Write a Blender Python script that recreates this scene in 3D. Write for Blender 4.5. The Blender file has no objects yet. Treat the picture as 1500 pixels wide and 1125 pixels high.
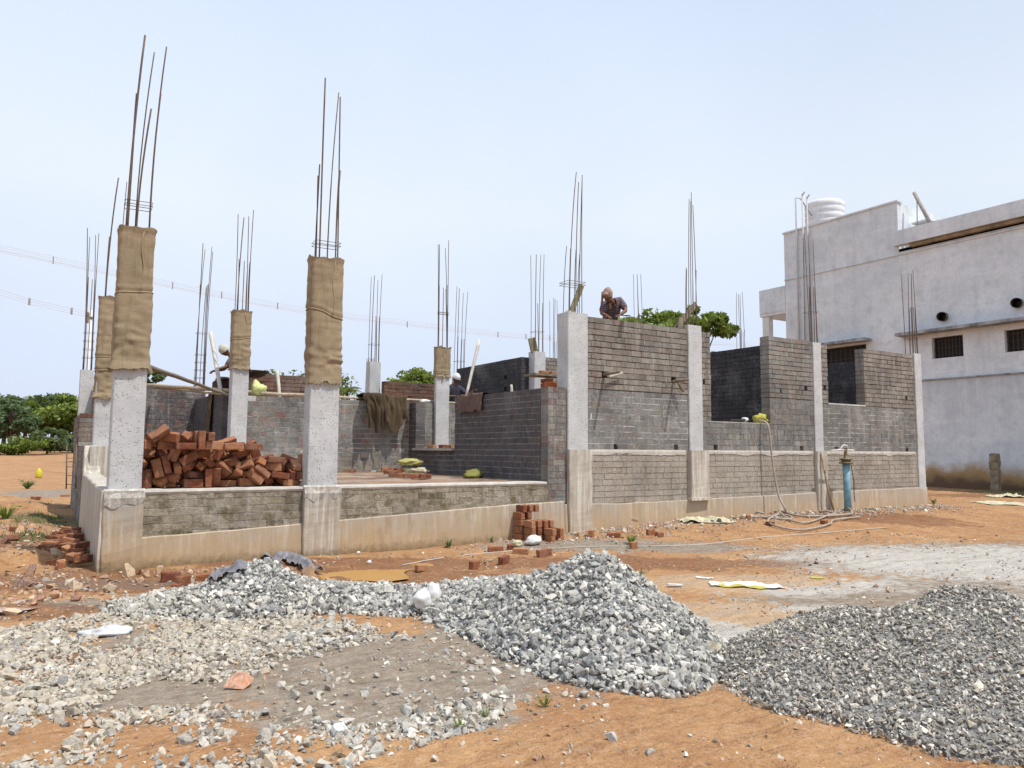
import bpy, math, random
import numpy as np
from mathutils import Vector, Matrix, noise as mnoise
random.seed(11); rng = np.random.default_rng(7)
sc = bpy.context.scene; COL = sc.collection
# ------------------------------------------------------------------ camera
F = 1090.0; EYE = 1.5
YAW, PITCH, ROLL = math.radians(32.0), math.radians(5.0), math.radians(0.4)
FW = Vector((math.sin(YAW)*math.cos(PITCH), math.cos(YAW)*math.cos(PITCH), math.sin(PITCH)))
RT0 = Vector((math.cos(YAW), -math.sin(YAW), 0)); UP0 = RT0.cross(FW)
RT = RT0*math.cos(ROLL)+UP0*math.sin(ROLL); UP = UP0*math.cos(ROLL)-RT0*math.sin(ROLL)
O = Vector((0, 0, EYE))
cd = bpy.data.cameras.new("camera"); cam = bpy.data.objects.new("camera", cd); COL.objects.link(cam)
M = Matrix.Identity(4)
for i in range(3):
    M[i][0], M[i][1], M[i][2], M[i][3] = RT[i], UP[i], -FW[i], O[i]
cam.matrix_world = M
cd.sensor_width = 36; cd.sensor_fit = 'HORIZONTAL'; cd.lens = 36*F/1500; cd.clip_start = .1; cd.clip_end = 6000
sc.camera = cam
def ray(px, py): return FW+RT*((px-750)/F)-UP*((py-562.5)/F)
def gY(px, py, Y): d = ray(px, py); return O+d*(Y/d.y)
def gX(px, py, X): d = ray(px, py); return O+d*(X/d.x)
def S(x, a, b):
    t = np.clip((x-a)/(b-a), 0, 1); return t*t*(3-2*t)
def base_h(x, y):
    r = np.hypot(x, y)
    return .2*S(x, 4, 12)*S(y, 7.0, 10.2)*(1-S(r, 60, 90)) + 1.35*S(r, 35, 120)
def at_ground(px, py, dz=0):
    z = 0.0
    for _ in range(12):
        d = ray(px, py); p = O+d*((z-EYE)/d.z); z = float(base_h(p.x, p.y))+dz
    return Vector((p.x, p.y, float(base_h(p.x, p.y))))
def lat_dep(x, y):   # lateral and forward distance of a ground point
    return x*math.cos(YAW)-y*math.sin(YAW), x*math.sin(YAW)+y*math.cos(YAW)
def from_ld(l, d): return l*math.cos(YAW)+d*math.sin(YAW), -l*math.sin(YAW)+d*math.cos(YAW)

# ------------------------------------------------------------------ material helper
class NT:
    def __init__(s, name, rough=.9):
        s.m = bpy.data.materials.new(name); s.m.use_nodes = True; s.t = s.m.node_tree; s.n = s.t.nodes
        s.b = s.n['Principled BSDF']; s.b.inputs['Roughness'].default_value = rough
        s.b.inputs['Specular IOR Level'].default_value = .25
        s._pos = None
    def new(s, typ, **kw):
        n = s.n.new(typ)
        for k, v in kw.items(): setattr(n, k, v)
        return n
    def put(s, inp, v):
        if isinstance(v, bpy.types.NodeSocket): s.t.links.new(v, inp)
        elif isinstance(v, (tuple, list)) and len(v) == 3 and len(inp.default_value) == 4: inp.default_value = (*v, 1)
        else: inp.default_value = v
    def pos(s):
        if s._pos is None: s._pos = s.new('ShaderNodeNewGeometry').outputs['Position']
        return s._pos
    def obj(s): return s.new('ShaderNodeTexCoord').outputs['Object']
    def mapping(s, vec, scale=(1, 1, 1), rot=(0, 0, 0), loc=(0, 0, 0)):
        n = s.new('ShaderNodeMapping'); s.put(n.inputs[0], vec)
        n.inputs['Scale'].default_value = scale; n.inputs['Rotation'].default_value = rot; n.inputs['Location'].default_value = loc
        return n.outputs[0]
    def noise(s, scale, detail=4, rough=.55, vec=None, dist=0):
        n = s.new('ShaderNodeTexNoise'); s.put(n.inputs['Vector'], vec if vec is not None else s.pos())
        n.inputs['Scale'].default_value = scale; n.inputs['Detail'].default_value = detail
        n.inputs['Roughness'].default_value = rough; n.inputs['Distortion'].default_value = dist
        return n.outputs['Fac']
    def voro(s, scale, vec=None, feature='F1', out='Distance'):
        n = s.new('ShaderNodeTexVoronoi', feature=feature); s.put(n.inputs['Vector'], vec if vec is not None else s.pos())
        n.inputs['Scale'].default_value = scale; return n.outputs[out]
    def ramp(s, fac, stops):
        n = s.new('ShaderNodeValToRGB'); s.put(n.inputs[0], fac); e = n.color_ramp.elements
        while len(e) < len(stops): e.new(.5)
        for el, (p, c) in zip(e, stops):
            el.position = p; el.color = (c, c, c, 1) if not isinstance(c, tuple) else (*c, 1)
        return n.outputs[0]
    def mix(s, fac, a, b, mode='MIX'):
        n = s.new('ShaderNodeMix', data_type='RGBA', blend_type=mode); s.put(n.inputs[0], fac)
        s.put(n.inputs[6], a); s.put(n.inputs[7], b); return n.outputs[2]
    def math(s, op, a, b=0.0, clamp=False):
        n = s.new('ShaderNodeMath', operation=op, use_clamp=clamp); s.put(n.inputs[0], a); s.put(n.inputs[1], b); return n.outputs[0]
    def attr(s, name, out='Color'):
        n = s.new('ShaderNodeAttribute', attribute_name=name); return n.outputs[out]
    def sep(s, v):
        n = s.new('ShaderNodeSeparateXYZ'); s.put(n.inputs[0], v); return n.outputs
    def sepc(s, v):
        n = s.new('ShaderNodeSeparateColor'); s.put(n.inputs[0], v); return n.outputs
    def bump(s, h, dist=.01, strength=1, normal=None):
        n = s.new('ShaderNodeBump'); s.put(n.inputs['Height'], h); n.inputs['Distance'].default_value = dist
        n.inputs['Strength'].default_value = strength
        if normal is not None: s.put(n.inputs['Normal'], normal)
        s.put(s.b.inputs['Normal'], n.outputs[0]); return n.outputs[0]
    def color(s, c): s.put(s.b.inputs['Base Color'], c)

MATS = {}
def M_(name, fn):
    if name not in MATS: MATS[name] = fn(name)
    return MATS[name]
def m_brick(name, smear=(.36, .34, .31), amt=.5, clay=False, moss=0.0, scale=1.0):
    t = NT(name, .93)
    c = t.attr('col')
    n1 = t.noise(26*scale, 5, .7); n2 = t.noise(2.3, 4, .6); n3 = t.noise(90, 3, .6)
    c = t.mix(t.ramp(n3, [(.3, 0), (.7, .35)]), c, t.mix(.5, c, (.03, .025, .02)))
    f = t.ramp(t.math('ADD', t.math('MULTIPLY', n1, .55), t.math('MULTIPLY', n2, .45)), [(.62-.3*amt, 0), (.78-.3*amt, 1)])
    c = t.mix(t.math('MULTIPLY', f, .8), c, smear)
    streak = t.noise(1.0, 5, .6, t.mapping(t.pos(), (7, 7, .7)))
    c = t.mix(t.ramp(streak, [(.52, 0), (.72, .38)]), c, (.09, .08, .07))
    wst = t.noise(1.0, 6, .7, t.mapping(t.pos(), (9, 9, 1.1), loc=(5, 2, 8))); c = t.mix(t.ramp(wst, [(.54, 0), (.7, .4 if amt > .35 else .06)]), c, (.55, .54, .5))
    big = t.noise(.8, 4, .6); c = t.mix(t.ramp(big, [(.35, .3), (.5, 0)]), c, (.10, .09, .08)); c = t.mix(t.ramp(big, [(.52, 0), (.68, .22)]), c, (.5, .48, .44))
    z = t.sep(t.pos())[2]
    if moss:
        mf = t.math('MULTIPLY', t.ramp(t.noise(5, 4, .6), [(.5, 0), (.62, 1)]), moss)
        c = t.mix(mf, c, (.085, .075, .018))
    if clay:
        cf = t.math('MULTIPLY', t.ramp(t.math('ADD', z, t.math('MULTIPLY', t.noise(3, 4), .7)), [(.5, 1), (1.0, 0)]), .5)
        c = t.mix(cf, c, (.46, .29, .15))
    t.color(c)
    t.bump(t.math('ADD', n1, t.math('MULTIPLY', n3, .5)), .02, .9)
    return t.m
def m_concrete(name, base=(.56, .545, .51), pits=True, stain=0.0, clay=0.0, zcl=.5):
    t = NT(name, .9)
    big = t.noise(1.6, 5, .6); fine = t.noise(45, 4, .7)
    c = t.mix(t.ramp(big, [(.35, 0), (.7, 1)]), tuple(x*.8 for x in base), base)
    c = t.mix(t.ramp(fine, [(.35, 0), (.75, .35)]), c, tuple(x*.55 for x in base))
    h = t.math('MULTIPLY', fine, .4)
    if pits:
        v = t.voro(34, t.mapping(t.pos(), (1, 1, 1)))
        g = t.ramp(t.noise(9, 2), [(.42, 0), (.55, 1)])
        pit = t.math('MULTIPLY', t.ramp(v, [(.17, 1), (.27, 0)]), g)
        c = t.mix(t.math('MULTIPLY', pit, .85), c, (.1, .095, .085))
        h = t.math('SUBTRACT', h, pit)
    st = t.noise(1.0, 6, .65, t.mapping(t.pos(), (11, 11, .55)))
    if stain:
        c = t.mix(t.math('MULTIPLY', t.ramp(st, [(.42, 0), (.58, 1)]), stain), c, (.29, .24, .175))
        st2 = t.noise(1.0, 6, .65, t.mapping(t.pos(), (16, 16, .8), loc=(9, 3, 1)))
        c = t.mix(t.math('MULTIPLY', t.ramp(st2, [(.5, 0), (.6, 1)]), stain), c, (.72, .69, .62))
    mid = t.noise(5.5, 6, .7)
    c = t.mix(t.ramp(mid, [(.5, 0), (.7, .45)]), c, tuple(x*.6 for x in base)); c = t.mix(t.ramp(mid, [(.3, .4), (.45, 0)]), c, (.62, .6, .55))
    if clay > .6:
        blot = t.noise(1.3, 6, .65); c = t.mix(t.ramp(blot, [(.46, 0), (.6, .7)]), c, (.36, .345, .32)); alg = t.noise(1.0, 6, .7, t.mapping(t.pos(), (6, 6, 1.6), loc=(7, 7, 2))); c = t.mix(t.ramp(alg, [(.56, 0), (.68, .5)]), c, (.15, .13, .08))
    if clay:
        z = t.sep(t.pos())[2]
        cf = t.math('MULTIPLY', t.ramp(t.math('ADD', z, t.math('SUBTRACT', t.math('MULTIPLY', st, .5), t.math('MULTIPLY', mid, .5))), [(zcl-.35, 1), (zcl+.45, 0)]), clay)
        c = t.mix(cf, c, (.46, .30, .15))
        low = t.ramp(t.math('ADD', z, t.math('MULTIPLY', t.noise(14, 4), .25)), [(.1, 1), (.26, 0)])
        c = t.mix(t.math('MULTIPLY', low, .75), c, (.09, .075, .04))
        pass
        pass
    t.color(c); t.bump(h, .012, .6)
    return t.m
def m_burlap(name, base=(.42, .325, .205), weave=True):
    t = NT(name, 1.0); z = t.obj()
    n = t.noise(2.2, 4, .6); n2 = t.noise(60, 3, .7)
    c = t.mix(t.ramp(n, [(.3, 0), (.72, 1)]), tuple(x*.62 for x in base), base)
    c = t.mix(t.ramp(n2, [(.35, 0), (.8, .4)]), c, tuple(x*1.5 for x in base))
    sv = t.noise(1.0, 5, .65, t.mapping(t.pos(), (14, 14, 1.2))); c = t.mix(t.ramp(sv, [(.5, 0), (.66, .5)]), c, tuple(x*.5 for x in base)); sh = t.noise(1.0, 5, .65, t.mapping(t.pos(), (2, 2, 22))); c = t.mix(t.ramp(sh, [(.52, 0), (.66, .45)]), c, tuple(x*.55 for x in base))
    h = n2
    if weave:
        w1 = t.new('ShaderNodeTexWave', bands_direction='Z'); w1.inputs['Scale'].default_value = 55; w1.inputs['Distortion'].default_value = 2
        t.put(w1.inputs[0], t.pos())
        w2 = t.new('ShaderNodeTexWave', bands_direction='X'); w2.inputs['Scale'].default_value = 55; w2.inputs['Distortion'].default_value = 2
        t.put(w2.inputs[0], t.pos())
        w = t.math('MULTIPLY', w1.outputs['Fac'], w2.outputs['Fac'])
        c = t.mix(t.math('MULTIPLY', w, .5), c, tuple(x*.35 for x in base)); h = t.math('ADD', n2, w)
    t.color(c); t.bump(h, .004, .7); return t.m
def m_plain(name, base, var=.35, scale=8, rough=.85, bump=.004, metal=0.0, use_col=False, coord='pos', spec=None):
    t = NT(name, rough); v = t.pos() if coord == 'pos' else t.obj()
    b = t.attr('col') if use_col else base
    n = t.noise(scale, 5, .65, v); n2 = t.noise(scale*7, 3, .6, v)
    c = t.mix(t.math('MULTIPLY', t.ramp(n, [(.35, 1), (.65, 0)]), var), b, (.04, .035, .03) if var > 0 else b)
    t.color(c); t.b.inputs['Metallic'].default_value = metal
    if spec is not None: t.b.inputs['Specular IOR Level'].default_value = spec
    if bump: t.bump(t.math('ADD', n, t.math('MULTIPLY', n2, .5)), bump, .8)
    return t.m
def m_loose_brick(name):
    t = NT(name, .92); oi = t.new('ShaderNodeObjectInfo').outputs['Random']; v = t.mapping(t.obj(), (1, 1, 1)); 
    c = t.ramp(oi, [(0, (.17, .052, .028)), (.3, (.26, .09, .042)), (.6, (.42, .185, .085)), (.75, (.14, .05, .035)), (1, (.50, .25, .13))])
    sv = t.new('ShaderNodeVectorMath', operation='ADD'); t.put(sv.inputs[0], t.obj()); 
    cx = t.new('ShaderNodeCombineXYZ'); t.put(cx.inputs[0], t.math('MULTIPLY', oi, 40.0)); t.put(sv.inputs[1], cx.outputs[0]); v = sv.outputs[0]
    n = t.noise(11, 4, .6, v); n2 = t.noise(80, 4, .7, v)
    c = t.mix(t.ramp(n, [(.48, 0), (.72, .6)]), c, (.42, .25, .15))
    c = t.mix(t.ramp(t.noise(6, 3, .6, v), [(.55, 0), (.75, .6)]), c, (.07, .035, .03))
    c = t.mix(t.ramp(n2, [(.4, .35), (.6, 0)]), c, (.1, .03, .02))
    t.color(c); t.bump(t.math('ADD', n2, n), .006, .8); return t.m

# ------------------------------------------------------------------ mesh builder
class MB:
    def __init__(s): s.v = []; s.f = []; s.m = []; s.c = []; s.s = []
    def add(s, verts, faces, mat=0, col=(1, 1, 1), smooth=False):
        o = len(s.v); s.v.extend([tuple(v) for v in verts])
        for i, f in enumerate(faces):
            s.f.append(tuple(o+k for k in f)); s.m.append(mat); s.c.append(col if not isinstance(col, list) else col[i]); s.s.append(smooth)
        return s
    def box(s, x0, y0, z0, x1, y1, z1, mat=0, col=(1, 1, 1), jit=0):
        v = [(x, y, z) for z in (z0, z1) for y in (y0, y1) for x in (x0, x1)]
        if jit: v = [tuple(c+random.uniform(-jit, jit) for c in p) for p in v]
        s.add(v, [(0, 2, 3, 1), (4, 5, 7, 6), (0, 1, 5, 4), (2, 6, 7, 3), (0, 4, 6, 2), (1, 3, 7, 5)], mat, col); return s
    def beam(s, a, b, w, h, mat=0, col=(1, 1, 1), up=(0, 0, 1)):
        a = Vector(a); b = Vector(b); d = (b-a).normalized(); sd = d.cross(Vector(up))
        if sd.length < .01: sd = d.cross(Vector((1, 0, 0)))
        sd.normalize(); u = sd.cross(d)
        v = [p+sd*(i*w/2)+u*(j*h/2) for p in (a, b) for i, j in ((-1, -1), (1, -1), (1, 1), (-1, 1))]
        s.add(v, [(3, 2, 1, 0), (4, 5, 6, 7), (0, 1, 5, 4), (1, 2, 6, 5), (2, 3, 7, 6), (3, 0, 4, 7)], mat, col); return s
    def tube(s, pts, r, n=6, mat=0, col=(1, 1, 1), closed=False, smooth=True, cap=True):
        pts = [Vector(p) for p in pts]; k = len(pts); rs = r if isinstance(r, (list, tuple)) else [r]*k
        V = []; prev = None
        for i, p in enumerate(pts):
            a = pts[(i-1) % k] if (closed or i > 0) else p; b = pts[(i+1) % k] if (closed or i < k-1) else p
            d = (b-a).normalized() if (b-a).length > 1e-9 else Vector((0, 0, 1))
            if prev is None:
                u = d.orthogonal().normalized()
            else:
                u = (prev-d*prev.dot(d)); u = u.normalized() if u.length > 1e-6 else d.orthogonal().normalized()
            prev = u; w = d.cross(u)
            for j in range(n):
                a_ = 2*math.pi*j/n; V.append(p+(u*math.cos(a_)+w*math.sin(a_))*rs[i])
        Fc = []
        for i in range(k if closed else k-1):
            for j in range(n):
                a0 = i*n+j; a1 = i*n+(j+1) % n; b0 = ((i+1) % k)*n+j; b1 = ((i+1) % k)*n+(j+1) % n
                Fc.append((a0, a1, b1, b0))
        if cap and not closed: Fc += [tuple(range(n-1, -1, -1)), tuple(range((k-1)*n, k*n))]
        s.add(V, Fc, mat, col, smooth); return s
    def lathe(s, c, prof, n=20, mat=0, col=(1, 1, 1), smooth=True):
        V = [(c[0]+r*math.cos(2*math.pi*j/n), c[1]+r*math.sin(2*math.pi*j/n), c[2]+z) for r, z in prof for j in range(n)]
        Fc = [(i*n+j, i*n+(j+1) % n, (i+1)*n+(j+1) % n, (i+1)*n+j) for i in range(len(prof)-1) for j in range(n)]
        Fc += [tuple(range(n-1, -1, -1)), tuple(range((len(prof)-1)*n, len(prof)*n))]
        s.add(V, Fc, mat, col, smooth); return s
    def grid(s, P, mat=0, col=(1, 1, 1), smooth=True, wrap=False):
        nu = len(P); nv = len(P[0]); V = [p for row in P for p in row]
        Fc = [(i*nv+j, ((i+1) % nu)*nv+j, ((i+1) % nu)*nv+j+1, i*nv+j+1) for i in range(nu if wrap else nu-1) for j in range(nv-1)]
        s.add(V, Fc, mat, col, smooth); return s
    def build(s, name, mats, parent=None, loc=None):
        me = bpy.data.meshes.new(name)
        if parent is not None: off = world_of(parent)
        else:
            if loc is None:
                xs = [v[0] for v in s.v]; ys = [v[1] for v in s.v]; zs = [v[2] for v in s.v]
                loc = ((min(xs)+max(xs))/2, (min(ys)+max(ys))/2, min(zs))
            off = Vector(loc)
        co = np.array(s.v, dtype=np.float32)-np.array(off, dtype=np.float32)
        me.from_pydata(co.tolist(), [], s.f)
        for m in (mats if isinstance(mats, (list, tuple)) else [mats]): me.materials.append(m)
        me.polygons.foreach_set('material_index', s.m); me.polygons.foreach_set('use_smooth', s.s)
        a = me.attributes.new('col', 'FLOAT_COLOR', 'FACE')
        a.data.foreach_set('color', np.array([(*c, 1) for c in s.c], dtype=np.float32).ravel())
        o = bpy.data.objects.new(name, me); COL.objects.link(o)
        if parent is not None: o.parent = parent
        else: o.location = off
        return o
def world_of(o):
    v = Vector((0, 0, 0))
    while o is not None: v += Vector(o.location); o = o.parent
    return v
def tag(o, label, cat=None, group=None, kind=None):
    if label: o['label'] = label
    if cat: o['category'] = cat
    if group: o['group'] = group
    if kind: o['kind'] = kind
    return o
def thing(name, label, cat, loc=(0, 0, 0), group=None):
    o = bpy.data.objects.new(name, None); COL.objects.link(o); o.location = loc; o.empty_display_size = .1
    return tag(o, label, cat, group)
def nz(x, y, z, s=1.0): return mnoise.noise(Vector((x*s, y*s, z*s)))

# ------------------------------------------------------------------ ground sheet
def axis(lo, hi, step, far):
    a = list(np.arange(lo, hi+1e-6, step)); st = step
    while a[-1] < far: st *= 1.13; a.append(a[-1]+st)
    st = step; b = []
    x = lo
    while x > -far: st *= 1.13; x -= st; b.append(x)
    return np.array(b[::-1]+a)
_TB = {}
def tab(k):
    if k not in _TB: _TB[k] = np.random.default_rng(k).random((256, 256))
    return _TB[k]
def fbm(X, Y, sc_, seed, octs=4):
    out = np.zeros_like(X); amp = 1; tot = 0
    for k in range(octs):
        T = tab(seed+k); fx = X*sc_*2**k; fy = Y*sc_*2**k
        ix = np.floor(fx).astype(int); iy = np.floor(fy).astype(int); u = fx-ix; v = fy-iy; u = u*u*(3-2*u); v = v*v*(3-2*v)
        g = lambda a, b: T[a % 256, b % 256]
        out += amp*((g(ix, iy)*(1-u)+g(ix+1, iy)*u)*(1-v)+(g(ix, iy+1)*(1-u)+g(ix+1, iy+1)*u)*v); tot += amp; amp *= .5
    return out/tot
def ell(l, d, cl, cd_, rl, rd, soft=.35):
    q = np.sqrt(((l-cl)/rl)**2+((d-cd_)/rd)**2); return 1-S(q, 1-soft, 1+soft)
def ground_h(X, Y):
    h = base_h(X, Y)
    near = 1-S(np.hypot(X, Y), 30, 60)
    h = h+near*(.06*(fbm(X, Y, .7, 3)-.5)+.04*(fbm(X, Y, 3.3, 9, 3)-.5))
    l, d = lat_dep(X, Y)
    h = h-.035*ell(l, d, -1.63, 8.95, 1.25, .45)            # muddy hollow
    h = h-.03*ell(l, d, -4.5, 6.9, .8, .16)
    # dug earth beside the house, to the left
    w = (1-S(X, -.1, .45))*S(Y, 10.2, 10.9)*(1-S(Y, 24, 32))
    h = h+w*(.17*S(fbm(X*.5, Y*1.6, 1.0, 31, 3), .42, .56)-.06)
    h = np.where((X > .7) & (X < 18.6) & (Y > 10.6) & (Y < 20), h*0-.1, h)
    return h
def lh(x, y): return float(ground_h(np.array([float(x)]), np.array([float(y)]))[0])

xs = axis(-5, 24, .055, 2600); ys = axis(2.0, 20, .055, 2600)
X, Y = np.meshgrid(xs, ys, indexing='ij'); Z = ground_h(X, Y)
nx, ny = X.shape
me = bpy.data.meshes.new('ground'); me.vertices.add(nx*ny)
me.vertices.foreach_set('co', np.stack([X, Y, Z], -1).astype(np.float32).ravel())
idx = np.arange(nx*ny).reshape(nx, ny)
q = np.stack([idx[:-1, :-1], idx[1:, :-1], idx[1:, 1:], idx[:-1, 1:]], -1).reshape(-1, 4)
me.loops.add(q.size); me.polygons.add(len(q)); me.loops.foreach_set('vertex_index', q.ravel().astype(np.int32))
me.polygons.foreach_set('loop_start', np.arange(0, q.size, 4, dtype=np.int32))
me.polygons.foreach_set('use_smooth', np.ones(len(q), dtype=bool)); me.update(calc_edges=True)
L, D = lat_dep(X, Y)
gray = np.zeros_like(X)
for a in [(-1.0, 5.2, 1.5, 1.0, .5), (-2.0, 4.9, 1.0, .6, .5), (-.75, 4.4, .9, .35, .5), (-2.2, 6.0, 1.2, .55, .5), (7.9, 10.4, 4.6, 2.2, .3), (3.9, 7.6, 1.6, .9, .5), (8.5, 9.5, 3.5, 2.6, .3), (6, 8, 3, 1.2, .4),
          (1.6, 11.5, 2.2, .55, .5), (.7, 6.0, 1.5, 1.2, .2), (3.0, 5.2, 1.7, 1.2, .2), (3.4, 4.5, 1.1, .7, .2), (-2.5, 7.5, .9, .5, .3), (-4.3, 8.3, 1.3, .3, .4), (-13.5, 24, 3, 2.2, .4), (-3.6, 7.3, 1.0, .25, .5), (0, 7.6, 1, .3, .3)]:
    gray = np.maximum(gray, ell(L, D, *a))
pale = np.zeros_like(X)
for a in [(7.8, 10.3, 4.4, 2.0, .45), (8.5, 9.0, 3, 2.0, .4), (1.9, 5.9, .9, .7, .6), (2.2, 6.9, 1.3, .7, .6), (2.9, 8.6, 1.6, .7, .6)]:
    pale = np.maximum(pale, ell(L, D, *a))
green = np.zeros_like(X)
for a in [(1.35, 9.3, .35, .2, .7), (-8.8, 15, 1.2, 1.5, .7), (-9, 19, 2.5, 1.2, .6), (19, 24, 4, 3, .7), (-7.5, 11.8, .9, .5, .7)]:
    green = np.maximum(green, ell(L, D, *a))
far = S(np.hypot(X, Y), 60, 100)*.55*S(fbm(X, Y, .02, 77), .42, .6)
green = np.maximum(green, far)
wet = np.zeros_like(X)
for a in [(-1.63, 8.95, 1.7, .75, .5), (-4.5, 6.9, 1.4, .4, .5), (-2.8, 5.4, 1.0, .3, .6), (-3.5, 8.5, 1.8, .5, .6), (-1.9, 9.9, 3.4, .5, .5), (1.6, 10.1, 2.6, .5, .6), (-4.6, 8.6, 2.0, .8, .6), (-6.5, 11, 2.5, .7, .6), (-2.5, 8.3, 1.6, .4, .6), (7.5, 15.5, 2, 1.0, .5), (17, 22.5, 6, 1.1, .4)]:
    wet = np.maximum(wet, ell(L, D, *a))
za = me.attributes.new('zone', 'FLOAT_COLOR', 'POINT')
za.data.foreach_set('color', np.stack([gray, pale, green, wet], -1).astype(np.float32).ravel())
ground = bpy.data.objects.new('ground', me); COL.objects.link(ground); tag(ground, None, kind='structure')
def m_ground():
    t = NT('ground_earth', .95)
    zc = t.sepc(t.attr('zone')); wetf = t.attr('zone', 'Alpha')
    n1 = t.noise(.9, 6, .6); n2 = t.noise(7, 6, .7); n3 = t.noise(60, 4, .7); n4 = t.noise(3.1, 5, .65, dist=.4)
    soil = t.mix(t.ramp(n1, [(.3, 0), (.7, 1)]), (.345, .175, .078), (.47, .27, .125))
    soil = t.mix(t.ramp(n4, [(.5, 0), (.7, .75)]), soil, (.27, .12, .05))
    soil = t.mix(t.ramp(n2, [(.54, 0), (.74, .55)]), soil, (.50, .34, .21))
    def brk(f, lo=.42, hi=.6):
        return t.ramp(t.math('ADD', f, t.math('MULTIPLY', t.math('SUBTRACT', t.math('ADD', t.math('MULTIPLY', n2, .55), t.math('MULTIPLY', n4, .45)), .5), 3.0)), [(lo, 0), (hi, 1)])
    gcol = t.mix(t.ramp(n2, [(.35, 0), (.7, 1)]), (.20, .165, .125), (.34, .295, .235))
    gf = t.math('MULTIPLY', brk(zc[0], .4, .75), .9)
    c = t.mix(gf, soil, gcol)
    pf = t.math('MULTIPLY', brk(zc[1], .35, .85), .8)
    pc = t.mix(gf, (.50, .34, .20), (.56, .54, .49))
    c = t.mix(pf, c, pc)
    wv = t.noise(1.0, 5, .6, t.mapping(t.pos(), (1.2, 5, 1), rot=(0, 0, -.5)))
    c = t.mix(t.math('MULTIPLY', t.ramp(wv, [(.45, 0), (.62, .5)]), pf), c, (.31, .29, .25))
    c = t.mix(t.math('MULTIPLY', brk(wetf, .45, .7), .6), c, (.15, .055, .024))
    c = t.mix(t.math('MULTIPLY', brk(zc[2], .45, .7), .75), c, (.08, .09, .028))
    n5 = t.noise(19, 5, .7); c = t.mix(t.ramp(n5, [(.5, 0), (.68, .5)]), c, t.mix(.5, c, (.10, .055, .03))); c = t.mix(t.ramp(n5, [(.34, .4), (.46, 0)]), c, t.mix(.5, c, (.7, .55, .4)))
    sp = t.voro(48); c = t.mix(t.math('MULTIPLY', t.ramp(sp, [(.16, 1), (.24, 0)]), t.ramp(n2, [(.44, 0), (.56, .6)])), c, (.09, .065, .045))
    sp2 = t.voro(31, t.mapping(t.pos(), loc=(3.3, 1.7, 0))); c = t.mix(t.math('MULTIPLY', t.ramp(sp2, [(.1, 1), (.17, 0)]), t.ramp(n4, [(.5, 0), (.56, .7)])), c, (.42, .39, .34))
    c = t.mix(t.ramp(n3, [(.3, .35), (.55, 0)]), c, t.mix(.6, c, (.08, .04, .02)))
    t.color(c)
    b0 = t.new('ShaderNodeBump'); b0.inputs['Distance'].default_value = .12; b0.inputs['Strength'].default_value = .7; t.put(b0.inputs['Height'], t.noise(2.6, 3, .5, t.mapping(t.pos(), (.8, 2.6, 1), rot=(0, 0, .25)))); b1 = t.new('ShaderNodeBump'); t.t.links.new(b0.outputs[0], b1.inputs['Normal']); b1.inputs['Distance'].default_value = .06; b1.inputs['Strength'].default_value = .8; t.put(b1.inputs['Height'], n2)
    t.bump(t.math('ADD', n3, t.math('MULTIPLY', t.ramp(sp, [(.1, 1), (.3, 0)]), .4)), .008, .8, b1.outputs[0])
    return t.m
me.materials.append(m_ground())
# ------------------------------------------------------------------ the unfinished house
CON = M_('raw_concrete', lambda n: m_concrete(n, (.60, .60, .59)))
CONW = M_('weathered_plaster', lambda n: m_concrete(n, (.56, .51, .43), False, .55, .35, .35))
CONB = M_('grade_beam_concrete', lambda n: m_concrete(n, (.52, .45, .35), False, .5, .8, .35))
CONCAP = M_('pale_mortar_cap', lambda n: m_concrete(n, (.62, .58, .51), False, .25))
FLR = M_('cement_floor', lambda n: m_concrete(n, (.40, .33, .25), False, .0))
BR_PL = M_('plinth_brickwork', lambda n: m_brick(n, (.44, .395, .33), .75, clay=False))
MORT = M_('pale_mortar', lambda n: m_brick(n, (.62, .61, .58), .8)); MORTD = M_('dim_mortar', lambda n: m_brick(n, (.2, .19, .19), .5))
BR_MOSS = M_('mossy_plinth_brickwork', lambda n: m_brick(n, (.47, .42, .345), .52, moss=.5))
BR_LOW = M_('mortared_brickwork', lambda n: m_brick(n, (.37, .365, .34), .42))
BR_UP = M_('raked_brickwork', lambda n: m_brick(n, (.38, .355, .315), .38))
BR_DK = M_('wet_shade_toned_brickwork', lambda n: m_brick(n, (.2, .195, .2), .3))  # serves wet brick and inner walls whose shade is put into the colour
BR_RED = M_('red_brickwork', lambda n: m_brick(n, (.34, .2, .12), .2))
RUST = M_('rusty_steel', lambda n: m_plain(n, (.165, .115, .085), .5, 12, .7, .002))
P_PL = [(.34, .295, .24), (.37, .32, .26), (.31, .265, .215), (.36, .30, .24), (.33, .26, .205)]
P_LOW = [(.19, .185, .17), (.22, .215, .20), (.155, .15, .14), (.23, .195, .165), (.185, .18, .175), (.245, .235, .215)]
P_UP = [(.26, .225, .185), (.23, .20, .17), (.28, .235, .19), (.25, .18, .15), (.29, .26, .225), (.24, .22, .195), (.18, .165, .145), (.32, .285, .24)]
P_DK = [(.10, .093, .095), (.115, .105, .105), (.13, .105, .10), (.085, .08, .085), (.14, .11, .10)]  # damp brick tones with the shade of these walls painted in
P_BLK = [(.045, .045, .05), (.055, .053, .058), (.04, .038, .042), (.065, .06, .062)]  # near-black brick colour stands in for shade on the inner walls
P_RED = [(.17, .075, .05), (.21, .10, .065), (.13, .06, .045), (.19, .12, .085)]
P_MOSS = [(.34, .29, .21), (.38, .33, .25), (.17, .14, .075), (.26, .22, .14), (.31, .25, .18), (.36, .3, .22)]

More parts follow.
